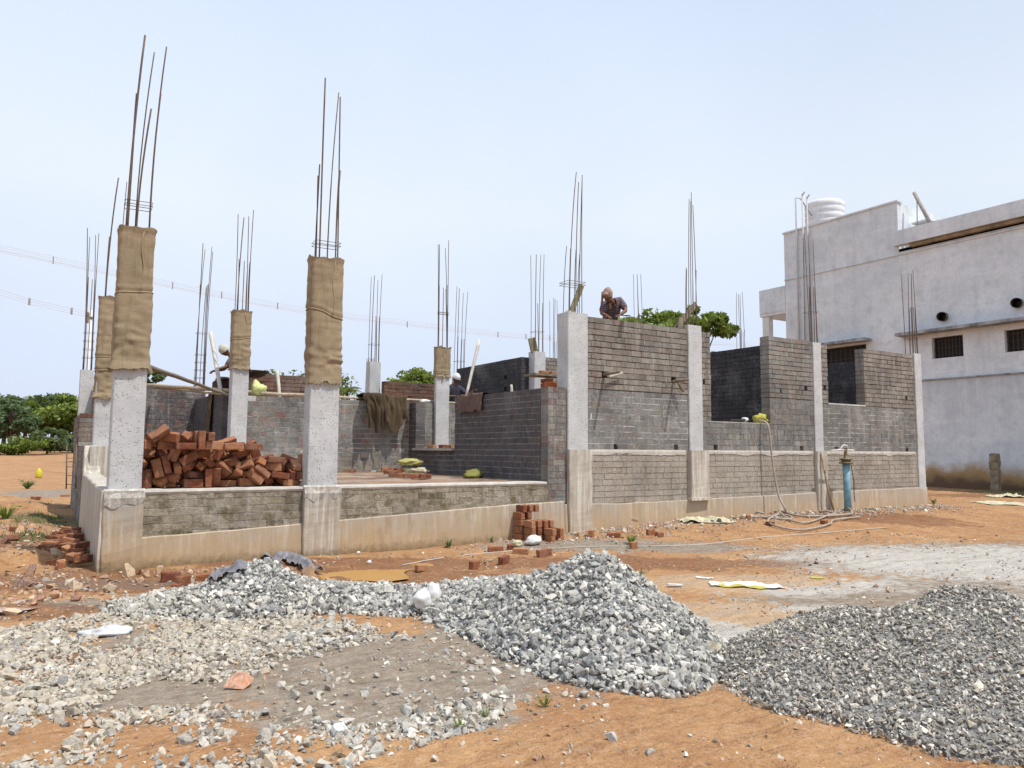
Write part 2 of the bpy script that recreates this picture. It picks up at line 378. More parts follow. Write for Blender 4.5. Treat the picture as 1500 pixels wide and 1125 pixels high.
def brick_rect(mb, ax, p, u0, u1, z0, z1, th, pal, mortar, rec=.007, holes=(), ch=.105, pattern='mixed', prot=.004, ragged=0.0, bond=0, vj=.006, hj=.012):
    """courses of single bricks laid through the wall. ax 'x': wall runs along x with its front face at y=p, going back th;
    ax 'y': runs along y with its face at x=p, thickness towards +x."""
    n = max(1, round((z1-z0)/ch)); h = (z1-z0)/n
    jt = .011
    def put(a0, a1, c0, c1, b0, b1, mat, col, jit=0):
        if a1-a0 < .004 or c1-c0 < .004: return
        wv = .007*nz(a0*.7, c0*3, p, 1)+.003*nz(a0*4, c0*9, p, 1) if mat == 0 else 0; c0 += wv; c1 += wv
        if ax == 'x': mb.box(a0, b0, c0, a1, b1, c1, mat, col, jit)
        else: mb.box(b0, a0, c0, b1, a1, c1, mat, col, jit)
    for k in range(n):
        za = z0+k*h; zb = za+h
        hs = sorted([(hx-hw/2, hx+hw/2) for hx, hz, hw in holes if za-.02 <= hz < zb-.02])
        segs = []; c = u0
        for a, b in hs: segs.append((c, a)); c = b
        segs.append((c, u1))
        ztop = zb-(.004 if k == n-1 else 0)
        for a, b in segs: put(a+(.004 if a == u0 else 0), b-(.004 if b == u1 else 0), za, ztop, p+rec, p+th-rec, 1, mortar)
        for a, b in hs: put(a, b, za, ztop, p+th*.7, p+th-rec, 1, (.03, .03, .03))  # back of the hole coloured near-black as the shade inside it
        header = (k+bond) % 3 == 2 if pattern == 'mixed' else ((k+bond) % 2 == 1 if pattern == 'english' else pattern == 'header')
        L_ = .115 if header else .235
        for a, b in segs:
            x = a-(0 if a != u0 else ((.0 if header else .06)+(.05 if (k+bond) % 4 > 1 else 0)))
            x -= random.uniform(0, .02)
            while x < b-.012:
                xa = max(x, a); xb = min(x+L_-vj, b); 
                if xb-xa > .02 and not (ragged and k == n-1 and random.random() < ragged):
                    c1_, c2_ = random.choice(pal), random.choice(pal); col = tuple((a_+b_)/2 for a_, b_ in zip(c1_, c2_)); v = random.uniform(.88, 1.12); col = tuple(c_*v for c_ in col)
                    d = random.uniform(-prot, prot)
                    put(xa, xb, za+hj*.5+random.uniform(-.002, .002), zb-hj*.5+random.uniform(-.002, .002), p+d, p+th-d, 0, col, .0024)
                x += L_
    return mb

house = thing('unfinished_house', 'unfinished brick house with bare concrete columns and tall rusty rebars', 'house', (9.6, 15.2, 0))
YF = 10.40
def hpart(mb, name, mats, label=None):
    o = mb.build(name, mats, house)
    if label: o['label'] = label
    return o
# grade beam along the front, stepped with the sloping ground
def beam_strip(pts, y0, y1, zb=-.25):
    mb = MB()
    fine = []
    for (xa, za), (xb, zc) in zip(pts[:-1], pts[1:]):
        k = max(2, int((xb-xa)/.12))
        for i in range(k): t = i/k; fine.append((xa+(xb-xa)*t, za+(zc-za)*t))
    fine.append(pts[-1])
    P = []
    for x, z in fine:
        z += .012*nz(x, 3, 1, 2.0); fy = y0+.008*nz(x, 1, 7, 1.5)
        P.append([(x, fy-.02, zb), (x, fy-.01, z*.4), (x, fy, z-.012), (x, fy+.012, z), (x, y1, z), (x, y1, zb)])
    mb.grid(P, smooth=False); mb.add(P[0], [(0, 1, 2, 3, 4, 5)]); mb.add(P[-1], [(5, 4, 3, 2, 1, 0)])
    return mb
hpart(beam_strip([(.62, .35), (3.1, .455), (6.45, .60), (7.55, .62)], YF-.03, YF+.3), 'grade_beam', CONB)
hpart(beam_strip([(7.56, .57), (8.9, .545), (10.7, .56), (14.4, .60), (18.72, .63)], YF-.03, YF+.3), 'grade_beam', CONB)
# verandah plinth bays
for (a, b, zb) in ((1.06, 3.14, .40), (3.58, 7.24, .50)):
    mb = MB(); brick_rect(mb, 'x', YF, a-.03, b, zb-.07, .93, .23, P_MOSS, (.43, .38, .30), .004, ch=.098, prot=.003)
    hpart(mb, 'brick_wall', [BR_MOSS, BR_MOSS], 'low mossy plinth wall of the verandah')
mb = MB(); P = []
for i in range(140):
    x = .63+i*(7.2-.63)/139; z = .955+.008*nz(x, 2, 2, 3); e = .012*nz(x, 9, 2, 5)
    P.append([(x, YF-.004+e*.3, .90+e), (x, YF-.018+e*.4, .93), (x, YF-.01, z), (x, YF+.26, z+.005), (x, YF+.26, .88)])
mb.grid(P, smooth=False); hpart(mb, 'mortar_cap', CONCAP)
mb = MB(); Pg = [[(.86+i*(7.22-.86)/60, YF+.24+j*(16.12-YF-.24)/50, .955+.012*nz(i*.3, j*.3, 0, 1.3)) for j in range(51)] for i in range(61)]
mb.grid(Pg); mb.add([(.86, YF+.24, .7), (7.22, YF+.24, .7), (7.22, 16.1, .7), (.86, 16.1, .7)], [(0, 1, 2, 3)])
def m_floor(n):
    t = NT(n, .75); a = t.noise(1.2, 5, .65); b = t.noise(14, 5, .7)
    c = t.mix(t.ramp(a, [(.38, 0), (.62, 1)]), (.38, .31, .24), (.30, .16, .085)); c = t.mix(t.ramp(b, [(.4, .5), (.65, 0)]), c, (.2, .12, .08))
    w = t.ramp(t.noise(.8, 4, .6, t.mapping(t.pos(), loc=(4, 2, 0))), [(.48, 0), (.56, 1)])
    c = t.mix(t.math('MULTIPLY', w, .5), c, (.16, .12, .09)); t.put(t.b.inputs['Roughness'], t.ramp(w, [(0, .8), (1, .3)]))
    t.color(c); t.bump(b, .008, .6); return t.m
FL = M_('damp_floor', m_floor)
hpart(mb, 'floor_slab', FL, 'damp verandah floor dusted with red soil')
mb = MB(); mb.box(7.45, YF+.24, 1.30, 18.35, 20.0, 1.46); mb.box(.86, 16.34, .6, 7.44, 19.88, .95); hpart(mb, 'floor_slab', FL)
# end pier left of the third column + the dark cross wall
mb = MB(); brick_rect(mb, 'x', YF, 7.23, 7.60, .60, 2.57, .23, P_UP+P_RED[:1]+P_LOW, (.36, .33, .28), .006, prot=.003)
hpart(mb, 'brick_wall', [BR_LOW, BR_LOW])
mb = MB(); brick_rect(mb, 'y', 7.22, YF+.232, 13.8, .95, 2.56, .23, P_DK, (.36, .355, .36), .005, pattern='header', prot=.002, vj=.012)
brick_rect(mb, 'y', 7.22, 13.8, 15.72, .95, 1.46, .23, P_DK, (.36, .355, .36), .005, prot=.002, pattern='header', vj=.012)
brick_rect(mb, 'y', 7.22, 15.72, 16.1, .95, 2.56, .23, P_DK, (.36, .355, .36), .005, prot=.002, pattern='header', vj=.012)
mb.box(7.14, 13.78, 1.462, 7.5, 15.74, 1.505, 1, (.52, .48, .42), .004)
hpart(mb, 'brick_wall', [BR_DK, BR_DK], 'damp cross wall, coloured darker for its shade, with a doorway at its far end')
# right hand bays -------------------------------------------------------------
HX = [8.62, 10.28, 11.2, 14.02, 15.15, 18.0]
def bay(a, b, holes, name_label=None):
    mb = MB(); brick_rect(mb, 'x', YF, a, b, .55, 1.50, .23, P_PL, (.34, .29, .22), .008, prot=.004)
    o = hpart(mb, 'brick_wall', [BR_PL, BR_PL], 'cement washed plinth brickwork')
for a, b in ((8.05, 10.52), (10.9, 14.36), (14.67, 18.37)): bay(a, b, [])
mb = MB(); brick_rect(mb, 'x', YF+.004, 8.05, 10.52, 1.5, 2.57, .22, P_LOW, (.66, .645, .60), .004, [(8.72, 1.55, .11), (10.2, 1.55, .11)], prot=.002)
hpart(mb, 'brick_wall', [BR_LOW, MORT], 'grey lower lift of pale mortared brickwork')
mb = MB(); brick_rect(mb, 'x', YF, 8.05, 10.52, 2.575, 3.87, .23, P_UP, (.10, .085, .07), .016, [(8.46, 2.86, .14), (10.15, 2.82, .13)], prot=.006, vj=.004, hj=.015, bond=1)
hpart(mb, 'brick_wall', [BR_UP, BR_UP], 'brown upper lift of raked brickwork')
mb = MB(); brick_rect(mb, 'x', YF+.004, 10.9, 14.36, 1.5, 2.06, .22, P_LOW+P_PL[:1], (.33, .30, .26), .006, [(11.27, 1.55, .12), (13.93, 1.55, .12)], prot=.003)
mb.box(10.92, YF+.002, 2.058, 12.9, YF+.235, 2.08, 1, (.5, .47, .42), .003)
hpart(mb, 'brick_wall', [BR_LOW, BR_LOW], 'low sill wall under the wide window opening')
mb = MB(); brick_rect(mb, 'x', YF+.002, 10.9, 11.16, 2.06, 3.85, .226, P_UP, (.13, .11, .09), .012, [(10.97, 2.8, .06)], prot=.005)
hpart(mb, 'brick_wall', [BR_UP, BR_UP])
mb = MB(); brick_rect(mb, 'x', YF+.004, 12.92, 14.36, 2.06, 2.62, .22, P_LOW+P_UP[:2], (.36, .335, .3), .005, prot=.003)
hpart(mb, 'brick_wall', [BR_LOW, BR_LOW])
mb = MB(); brick_rect(mb, 'x', YF, 12.92, 14.36, 2.625, 3.94, .23, P_UP+P_LOW, (.12, .10, .085), .014, [(14.12, 2.9, .11), (13.28, 2.75, .05)], prot=.006, vj=.004, hj=.015)
hpart(mb, 'brick_wall', [BR_UP, BR_UP])
mb = MB(); brick_rect(mb, 'x', YF+.004, 14.67, 18.37, 1.5, 2.56, .22, P_LOW, (.66, .645, .60), .004, [(15.15, 1.55, .13), (17.95, 1.55, .12)], prot=.002)
mb.box(14.9, YF, 2.556, 16.3, YF+.235, 2.585, 1, (.5, .47, .42), .003)
hpart(mb, 'brick_wall', [BR_LOW, MORT], 'grey lower lift of brickwork under the square window opening')
mb = MB(); brick_rect(mb, 'x', YF, 14.67, 14.90, 2.565, 3.9, .23, P_UP, (.12, .1, .085), .014, [(14.78, 2.9, .1)], prot=.006, vj=.004, hj=.015)
hpart(mb, 'brick_wall', [BR_UP, BR_UP]); mb = MB(); brick_rect(mb, 'x', YF, 16.29, 18.37, 2.565, 3.93, .23, P_UP, (.11, .09, .075), .016, [(18.0, 2.85, .1)], prot=.006, vj=.004, hj=.015, bond=1)
hpart(mb, 'brick_wall', [BR_UP, BR_UP])
for (a, b) in ((8.1, 10.5), (10.95, 14.36), (14.7, 18.36)):
    mb = MB(); P = []
    for i in range(int((b-a)/.05)):
        x = a+i*.05; P.append([(x, YF-.007, 1.485-.05-.06*max(0, nz(x, 4, a, 2.2)+.25)-.02*nz(x, 1, 1, 12)), (x, YF-.010, 1.47), (x, YF-.004, 1.503+.006*nz(x, 8, 1, 7)), (x, YF+.02, 1.506)])
    mb.grid(P, smooth=False); hpart(mb, 'mortar_cap', CONCAP)
# inner walls
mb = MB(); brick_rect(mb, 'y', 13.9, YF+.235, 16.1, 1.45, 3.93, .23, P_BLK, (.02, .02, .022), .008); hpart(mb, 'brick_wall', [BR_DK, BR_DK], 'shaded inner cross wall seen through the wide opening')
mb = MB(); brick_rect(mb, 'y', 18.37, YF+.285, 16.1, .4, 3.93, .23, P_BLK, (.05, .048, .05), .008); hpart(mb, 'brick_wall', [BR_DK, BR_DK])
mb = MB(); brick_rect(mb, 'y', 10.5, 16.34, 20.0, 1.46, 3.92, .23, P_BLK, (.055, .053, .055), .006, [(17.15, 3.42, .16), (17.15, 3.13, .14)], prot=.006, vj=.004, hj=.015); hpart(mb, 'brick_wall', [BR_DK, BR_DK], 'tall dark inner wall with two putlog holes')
mb = MB(); brick_rect(mb, 'x', 16.12, 11.1, 13.9, 1.46, 3.93, .22, P_UP, (.15, .13, .11), .012); hpart(mb, 'brick_wall', [BR_UP, BR_UP])
mb = MB(); brick_rect(mb, 'x', 16.12, 14.2, 18.37, 1.46, 3.93, .22, P_UP, (.15, .13, .11), .012); hpart(mb, 'brick_wall', [BR_UP, BR_UP])
mb = MB(); brick_rect(mb, 'x', 16.08, 3.55, 7.21, .9, 1.50, .25, P_PL+P_LOW, (.42, .4, .36), .004); brick_rect(mb, 'x', 16.10, 3.55, 7.21, 1.5, 2.58, .23, P_LOW+P_UP[:3]+[(.27, .13, .1)], (.44, .43, .40), .005, [], prot=.002, ragged=.08)
hpart(mb, 'brick_wall', [BR_LOW, MORT], 'grey back wall of the verandah')
mb = MB(); brick_rect(mb, 'x', 16.10, 7.46, 10.49, 1.46, 2.58, .23, P_LOW+P_UP[:3], (.33, .315, .29), .004); hpart(mb, 'brick_wall', [BR_LOW, BR_LOW])
mb = MB(); brick_rect(mb, 'y', 3.1, 16.4, 19.88, .9, 2.66, .23, P_DK, (.16, .15, .165), .006); hpart(mb, 'brick_wall', [BR_DK, BR_DK])
mb = MB(); brick_rect(mb, 'x', 19.9, .9, 3.35, .9, 3.0, .23, P_DK+[(.22, .12, .10), (.19, .13, .12)], (.30, .26, .23), .006, ragged=.3); hpart(mb, 'brick_wall', [BR_LOW, BR_LOW])
mb = MB(); brick_rect(mb, 'x', 19.95, 4.45, 6.3, 1.46, 3.42, .23, P_RED, (.16, .11, .08), .014, prot=.01, ragged=.45); hpart(mb, 'brick_wall', [BR_RED, BR_RED], 'fresh red brick wall at the back of the house'); mb = MB(); brick_rect(mb, 'x', 19.95, 8.16, 10.3, 1.46, 3.42, .23, P_RED, (.16, .11, .08), .014, prot=.01, ragged=.45); hpart(mb, 'brick_wall', [BR_RED, BR_RED], 'fresh red brick wall at the back of the house')
# left side: plinth wall rising in a curve
mb = MB(); P = []
for i in range(90):
    y = YF-.05+i*(16.1-YF+.05)/89
    z = .965+.03*float(S(y, 11.5, 15))+.515*float(S(y, 15.45, 15.75)) + .01*nz(y, 0, 3, 2)
    o = .015*nz(y, 5, 1, 1.2)
    P.append([(.60+o, y, -.2), (.61+o, y, .4), (.62+o, y, z-.02), (.635+o, y, z), (.88, y, z), (.88, y, .5)])
mb.grid(P, smooth=False); mb.add(P[-1], [(5, 4, 3, 2, 1, 0)]); mb.add(P[0], [(0, 1, 2, 3, 4, 5)])
mb.box(.70, 15.55, .95, 1.1, 16.1, 1.5, 0, (1, 1, 1), .006)
hpart(mb, 'side_plinth', CONW, 'rendered side plinth rising in a curve')
mb = MB(); brick_rect(mb, 'y', .62, 16.3, 22.0, -.1, 1.5, .23, P_UP, (.25, .21, .17), .008)
brick_rect(mb, 'y', .60, 18.2, 22.0, 1.5, 2.2, .25, P_RED+P_UP, (.16, .12, .09), .012, ragged=.4); hpart(mb, 'brick_wall', [BR_UP, BR_UP])

# columns --------------------------------------------------------------------
def col_shaft(x0, x1, y0, y1, z0, z1, mat, parent, name, rough=.006, label=None):
    mb = MB(); n = max(2, int((z1-z0)/.09)); ex = .012
    P = []
    ring = [(x0+ex, y0), (x1-ex, y0), (x1, y0+ex), (x1, y1-ex), (x1-ex, y1), (x0+ex, y1), (x0, y1-ex), (x0, y0+ex)]
    for k in range(n+1):
        z = z0+(z1-z0)*k/n
        P.append([(x+rough*nz(x*9, y*9, z*4), y+rough*nz(x*9+5, y*9, z*4), z) for x, y in ring])
    V = [p for r in P for p in r]
    Fc = [(k*8+j, k*8+(j+1) % 8, (k+1)*8+(j+1) % 8, (k+1)*8+j) for k in range(n) for j in range(8)]
    Fc += [tuple(range(n*8, n*8+8)), tuple(range(7, -1, -1))]
    mb.add(V, Fc)
    o = mb.build(name, mat, parent)
    if label: o['label'] = label
    return o
def rebars(colo, x0, x1, y0, y1, ztop, bars, stir, r=.0085):
    """bars: (u, v, top z, lean x, lean y, radius factor)"""
    for (u, v, zt, lx, ly, rf) in bars:
        x = x0+.05+(x1-x0-.1)*u; y = y0+.05+(y1-y0-.1)*v; mb = MB()
        n = 7; pts = []
        for k in range(n+1):
            t = k/n; z = ztop-.1+(zt-ztop+.1)*t
            pts.append((x+lx*t*t+.006*math.sin(3*t+u*9), y+ly*t, z))
        mb.tube(pts, r*rf, 6); mb.build('rebar', RUST, colo)
    for (z, w) in stir:
        mb = MB(); g = .03
        for dz in ((0, .045) if w == 2 else (0,)):
            mb.tube([(x0+g, y0+g, z+dz), (x1-g, y0+g, z+dz+.006), (x1-g, y1-g, z+dz), (x0+g, y1-g, z+dz-.005)], .0045, 5, closed=True)
        mb.build('stirrup', RUST, colo)
def std_bars(zl, zs, lean=0.0, seed=0):
    r = random.Random(seed); out = []
    for i, (u, v) in enumerate(((0, 0), (1, 0), (1, 1), (0, 1))):
        out.append((u, v, zl-r.uniform(0, .22), lean+r.uniform(-.07, .05), r.uniform(-.04, .04), 1.15 if i == 0 else .9))
    for i, (u, v) in enumerate(((.08, .12), (.95, .08), (.5, 0), (.9, .9))):
        out.append((u, v, zs-r.uniform(0, .12), lean*.3+r.uniform(-.02, .03), r.uniform(-.02, .02), 1.0))
    return out
COLS = {}
def column(key, x0, x1, y0, y1, z0, z1, zl, zs, stir, lean=0, seed=0, bars=None, mat=None, label=None):
    o = col_shaft(x0, x1, y0, y1, z0, z1, mat or CON, house, 'column', label=label)
    rebars(o, x0, x1, y0, y1, z1, bars or std_bars(zl, zs, lean, seed), stir); COLS[key] = (x0, x1, y0, y1, z1); return o
# front row
A = column('A', .68, 1.05, YF-.02, YF+.28, .955, 4.23, 0, 0, [(4.58, 2)], label='leftmost front column', bars=[(0, 0, 6.85, .10, 0, 1.5), (.05, .1, 6.05, .03, 0, 1.5), (.45, .9, 6.74, .11, 0, .95), (.5, .8, 5.95, .09, 0, 1.3), (1, .3, 6.8, .10, 0, 1.1), (1, .4, 6.15, .06, 0, 1.25)])
B = column('B', 3.13, 3.56, YF-.02, YF+.25, .955, 4.2, 0, 0, [(4.44, 2)], label='second front column', bars=[(.12, .1, 6.95, .02, 0, 1.35), (0, .5, 5.65, .03, 0, 1.15), (.5, 0, 5.55, .02, 0, .85), (.62, .9, 6.85, .1, 0, .9), (.95, .1, 6.72, -.02, 0, 1.15), (.95, .7, 5.6, .03, 0, 1), (1.0, .9, 5.65, .04, 0, 1.1), (.1, .9, 5.5, 0, 0, 1)])
C_ = column('C', 7.62, 8.06, YF-.035, YF+.30, 1.46, 3.9, 0, 0, [(4.42, 2)], label='front column left of the tall wall', bars=[(0, 0, 5.05, .04, 0, .8), (.1, .9, 5.15, .08, 0, .8), (.2, .3, 6.5, .16, 0, .95), (.38, 0, 5.05, .03, 0, .8), (.68, 0, 6.44, .07, 0, .85), (.85, .8, 6.38, .08, 0, .95), (.95, .2, 6.4, .02, 0, .85), (1.05, .9, 5.05, .05, 0, .85)])
D_ = column('D', 10.53, 10.90, YF-.03, YF+.27, 1.46, 3.95, 0, 0, [], label='front column right of the tall wall', bars=[(.05, 0, 6.5, .06, 0, .9), (.2, .5, 5.1, .03, 0, .9), (.45, .9, 5.15, .02, 0, .9), (.5, 0, 5.0, 0, 0, .8), (.85, 0, 6.4, -.05, 0, .9), (.9, .5, 6.7, .0, 0, .9), (1, .9, 6.55, .03, 0, .9), (1.05, .3, 5.1, .02, 0, .9)])
E_ = column('E', 14.37, 14.66, YF-.025, YF+.27, 1.46, 3.92, 6.5, 5.25, [(4.62, 1)], -.03, 5, label='front column between the two window bays')
F_ = column('F', 18.38, 18.68, YF-.03, YF+.27, .2, 3.97, 6.2, 5.25, [(4.35, 2)], .02, 6, label='far right corner column')
# plastered feet of the front columns
for (k, a, b, z0, z1, pr_) in (('A', .64, 1.08, -.1, .955, .05), ('B', 3.08, 3.60, -.1, .955, .055), ('C', 7.62, 8.12, .0, 1.5, .05), ('D', 10.5, 10.98, .58, 1.5, .07), ('E', 14.35, 14.7, .1, 1.5, .05)):
    nm = MB(); o = col_shaft(a, b, YF-.03-pr_, YF+.1, z0, z1, CONW if k != 'A' else CONB, house, 'column_base', .014)
    if k in 'D':
        nm.box(a-.04, YF-.13, z0-.03, b+.02, YF-.0, z0+.02, 0, (1, 1, 1), .008); nm.build('shuttering_lip', CONW, house)
for (a, b, z, y) in ((.66, 1.07, .93, 0), (3.1, 3.58, .93, 0)):
    mb = MB(); P = []
    for i in range(14):
        x = a-.02+(b-a+.04)*i/13
        P.append([(x, YF-.088+.02*nz(x, 1, 1, 9), z-.15+.11*nz(x, 2, 3, 6)), (x, YF-.10+.03*nz(x, 4, 1, 11), z-.06), (x, YF-.08+.02*nz(x, 7, 1, 9), z+.01+.015*nz(x, 1, 1, 9)), (x, YF-.01, z+.05+.015*nz(x, 4, 4, 8))])
    mb.grid(P, smooth=False); hpart(mb, 'mortar_lump', M_('pitted_mortar', lambda n: m_concrete(n, (.54, .51, .46), True, .5)))
# second row
column('I', .76, 1.12, 16.08, 16.4, 1.4, 4.33, 6.7, 5.7, [], .08, 21, label='hooded column behind the leftmost one', bars=[(.1, .1, 6.75, .12, 0, 1.5), (.95, .1, 6.7, .05, 0, .9), (.9, .4, 5.7, .03, 0, 1.5), (.1, .9, 5.6, .03, 0, 1.1)])
column('H', 3.2, 3.53, 16.0, 16.3, .95, 4.3, 6.55, 5.45, [], .03, 23, label='slim column beside the verandah corner')
column('G', 7.86, 8.22, 16.0, 16.1, 1.46, 3.9, 6.62, 5.5, [(4.75, 2)], -.04, 24, label='column standing in the middle of the house')
column('D2', 10.74, 11.09, 16.08, 16.38, 1.46, 4.06, 6.75, 5.45, [(4.6, 1)], .0, 25)
column('E2', 14.55, 14.85, 16.34, 16.6, 1.46, 4.0, 6.83, 5.0, [], 0, 26)
column('F2', 18.7, 18.98, 16.1, 16.4, .2, 4.0, 6.66, 5.4, [], 0, 27)
# third row
column('J', .62, .9, 20.2, 20.5, 0, 3.3, 6.72, 5.6, [(3.6, 1), (3.8, 1), (4.0, 1), (4.2, 1)], -.02, 31)
column('JJ', 3.1, 3.42, 20.14, 20.4, .9, 2.9, 6.75, 5.7, [(3.05, 1), (3.25, 1), (3.45, 1), (3.65, 1), (3.85, 1), (4.4, 1)], .08, 32)
column('K', 7.8, 8.14, 20.2, 20.5, 1.4, 3.98, 6.65, 5.4, [(4.5, 1)], .05, 33)
column('L', 10.6, 10.95, 20.2, 20.5, 1.4, 3.7, 6.6, 5.0, [(4.2, 1)], .06, 34)
column('M', 14.15, 14.45, 20.1, 20.4, 1.4, 3.7, 6.7, 5.2, [], .02, 35)

# ------------------------------------------------------------------ burlap wraps
BUR = M_('brown_burlap', m_burlap); BURD = M_('dark_burlap', lambda n: m_burlap(n, (.17, .115, .07)))
ROPE = M_('jute_rope', lambda n: m_plain(n, (.4, .31, .2), .3, 30, .95, .002))
def wrap(key, z0, z1, label, ties, seed=0, off=.022, flare=.03, step_z=None):
    x0, x1, y0, y1, _ = COLS[key]; mb = MB(); cx, cy = (x0+x1)/2, (y0+y1)/2; hx, hy = (x1-x0)/2, (y1-y0)/2
    nu = 56; nvv = int((z1-z0)/.018); P = []
    for i in range(nu):
        th = 2*math.pi*i/nu; c, s_ = math.cos(th), math.sin(th); pw = 7
        r = 1/((abs(c)/(hx+off))**pw+(abs(s_)/(hy+off))**pw)**(1/pw)
        row = []
        for j in range(nvv+1):
            t = j/nvv; z = z0+(z1-z0)*t
            e = .016*nz(th*.9, z*1.7, seed, 1)+.012*nz(math.cos(th)*1.2, z*9, seed+math.sin(th), 1.2)
            amt = (1-S(t, .08, .6))*.9+.1
            e += .034*amt*nz(math.cos(th)*1.6+seed+z*1.5, z*11+2*nz(z*3, th*.3, seed, 1), math.sin(th)*1.6, 1)*(.35+1.3*abs(nz(math.cos(th)*.8, z*2.3, seed+9, 1)))*1.5
            if step_z and z < step_z: e += .012
            for tz, a in ties:
                e -= .014*math.exp(-((z-tz-a*c)/.028)**2); e += .012*math.exp(-((z-tz-.06-a*c)/.03)**2)
            e = max(e*.68, -.013)
            if t < .05: e += flare*(1-t/.05)*(.6+.6*nz(th*2, 0, seed, 1))
            if t > .96: e += .016*(t-.96)/.04
            zz = z+(.075*nz(th*1.6, 5, seed, 1)-.02*abs(nz(th*9, 5, seed, 1)) if j == 0 else 0)+(.06*nz(th*1.4, 8, seed, 1) if j == nvv else 0)
            row.append((cx+(r+e)*c, cy+(r+e)*s_, zz))
        P.append(row)
    mb.grid(P, wrap=True)
    w = mb.build('burlap_wrap', BUR, None, (cx, cy, z0)); tag(w, label, 'burlap', 'burlap wraps tied round the curing columns')
    for tz, a in ties:
        rb = MB(); pts = []
        for i in range(28):
            th = 2*math.pi*i/28; c, s_ = math.cos(th), math.sin(th); r = 1/((abs(c)/(hx+off))**7+(abs(s_)/(hy+off))**7)**(1/7)+.004
            pts.append((cx+r*c, cy+r*s_, tz+a*c))
        rb.tube(pts, .008, 5, closed=True); rb.build('tie_rope', ROPE, w)
    fr = MB(); r9 = random.Random(seed)
    for k in range(150):
        th = r9.uniform(0, 6.283); c, s_ = math.cos(th), math.sin(th); r = 1/((abs(c)/(hx+off))**7+(abs(s_)/(hy+off))**7)**(1/7)+r9.uniform(.004, .03); zz = z0+r9.uniform(-.01, .04) if k % 4 else z1-.02; ln = r9.uniform(.02, .075)*(1 if k % 4 else -.5); w_ = .004
        fr.add([(cx+r*c-w_*s_, cy+r*s_+w_*c, zz), (cx+r*c+w_*s_, cy+r*s_-w_*c, zz), (cx+(r+.012)*c+r9.uniform(-.015, .015), cy+(r+.012)*s_+r9.uniform(-.015, .015), zz-ln)], [(0, 1, 2)])
    fr.build('frayed_hem', ROPE, w)
    # stitched seam with hanging loose end on the front
    sx = cx+hx*.35; sb = MB(); sb.tube([(sx+.02*math.sin(k*.9+seed), cy-hy-off-.006, z1-.04-(z1-z0)*.45*k/9) for k in range(10)], .006, 5); sb.build('seam', ROPE, w)
    return w
wrap('A', 2.47, 4.27, 'long two piece burlap wrap round the leftmost front column', [(3.44, .02)], 3, flare=.045, step_z=3.44)
wrap('B', 2.42, 4.24, 'long burlap wrap knotted with rope on the second front column', [(3.42, -.07)], 8, flare=.03)
wrap('I', 2.42, 4.37, 'burlap wrap round the column half hidden behind the leftmost one', [(3.2, .0), (2.95, .02)], 13, flare=.05)
wrap('H', 3.12, 4.34, 'short burlap wrap round the slim column beside the bending worker', [(3.75, .03)], 17, flare=.03)
wrap('G', 3.22, 3.94, 'crumpled short burlap wrap on the column behind the verandah wall', [(3.3, 0)], 29, flare=.03)
# ------------------------------------------------------------------ hanging cloths
def drape(x0, x1, path, label, mat, seed, fold=.05, cat='cloth', jag=.25, nu=46, ax='x', nf=5.0):
    """path: (offset across wall, z) from behind the wall over its top and down the face"""
    mb = MB(); P = []; tot = len(path)-1
    for i in range(nu):
        u = i/(nu-1); row = []; m = 26
        cut = 1-jag*(.5+.9*nz(u*2.3, seed, 0, 1)) if jag else 1
        cut = max(.35, min(1, cut))
        for j in range(m+1):
            t = j/m*tot*cut if j/m*tot > 1.5 else j/m*tot
            k = min(int(t), tot-1); f = t-k; a = path[k]; b = path[k+1]
            y = a[0]+(b[0]-a[0])*f; z = a[1]+(b[1]-a[1])*f
            amp = fold*(.25+.75*(j/m)); w = math.sin(u*nf*6.28+3*nz(u*2, j*.09, seed, 1))*.5+.9*nz(u*6, j*.16, seed, 1)
            x = x0+(x1-x0)*u+.05*nz(j*.2, u*3, seed+4, 1)-(x1-x0)*.05*(j/m)**2*(u-.5)*2
            d = -abs(amp*w)-amp*.3; zz = z+.02*nz(u*8, j*.3, seed, 1)
            row.append((x, y+d, zz) if ax == 'x' else (y+d, x, zz))
        P.append(row)
    mb.grid(P); o = mb.build('hanging_cloth' if cat == 'cloth' else cat, mat); return tag(o, label, cat)
drape(6.05, 7.12, [(16.36, 2.45), (16.34, 2.66), (16.0, 2.72), (15.92, 2.3), (15.9, 1.7)], 'bundled brown burlap sacking hung over the grey back wall', M_('brown_sacking', lambda n: m_burlap(n, (.13, .09, .052))), 3, .15, jag=.35, nf=4.5)
drape(6.0, 6.55, [(16.40, 2.5), (16.34, 2.72), (15.92, 2.75), (15.82, 2.35), (15.84, 1.5)], 'thick knot of dark sacking hanging at the left of the bundled burlap', M_('dark_sacking', lambda n: m_burlap(n, (.10, .07, .04))), 23, .13, jag=.3, nf=2.5)
drape(12.55, 13.6, [(7.47, 2.4), (7.44, 2.585), (7.20, 2.60), (7.17, 2.3), (7.17, 2.05)], 'small dark burlap rag over the shaded cross wall', M_('dark_rag', lambda n: m_burlap(n, (.2, .13, .1))), 7, .035, jag=.35, ax='y')
drape(17.3, 17.75, [(3.35, 2.5), (3.32, 2.69), (3.09, 2.70), (3.07, 2.2), (3.05, 1.3)], 'long dark strip of burlap hanging in the shaded left corner', BURD, 9, .07, jag=.2, ax='y', nf=2)
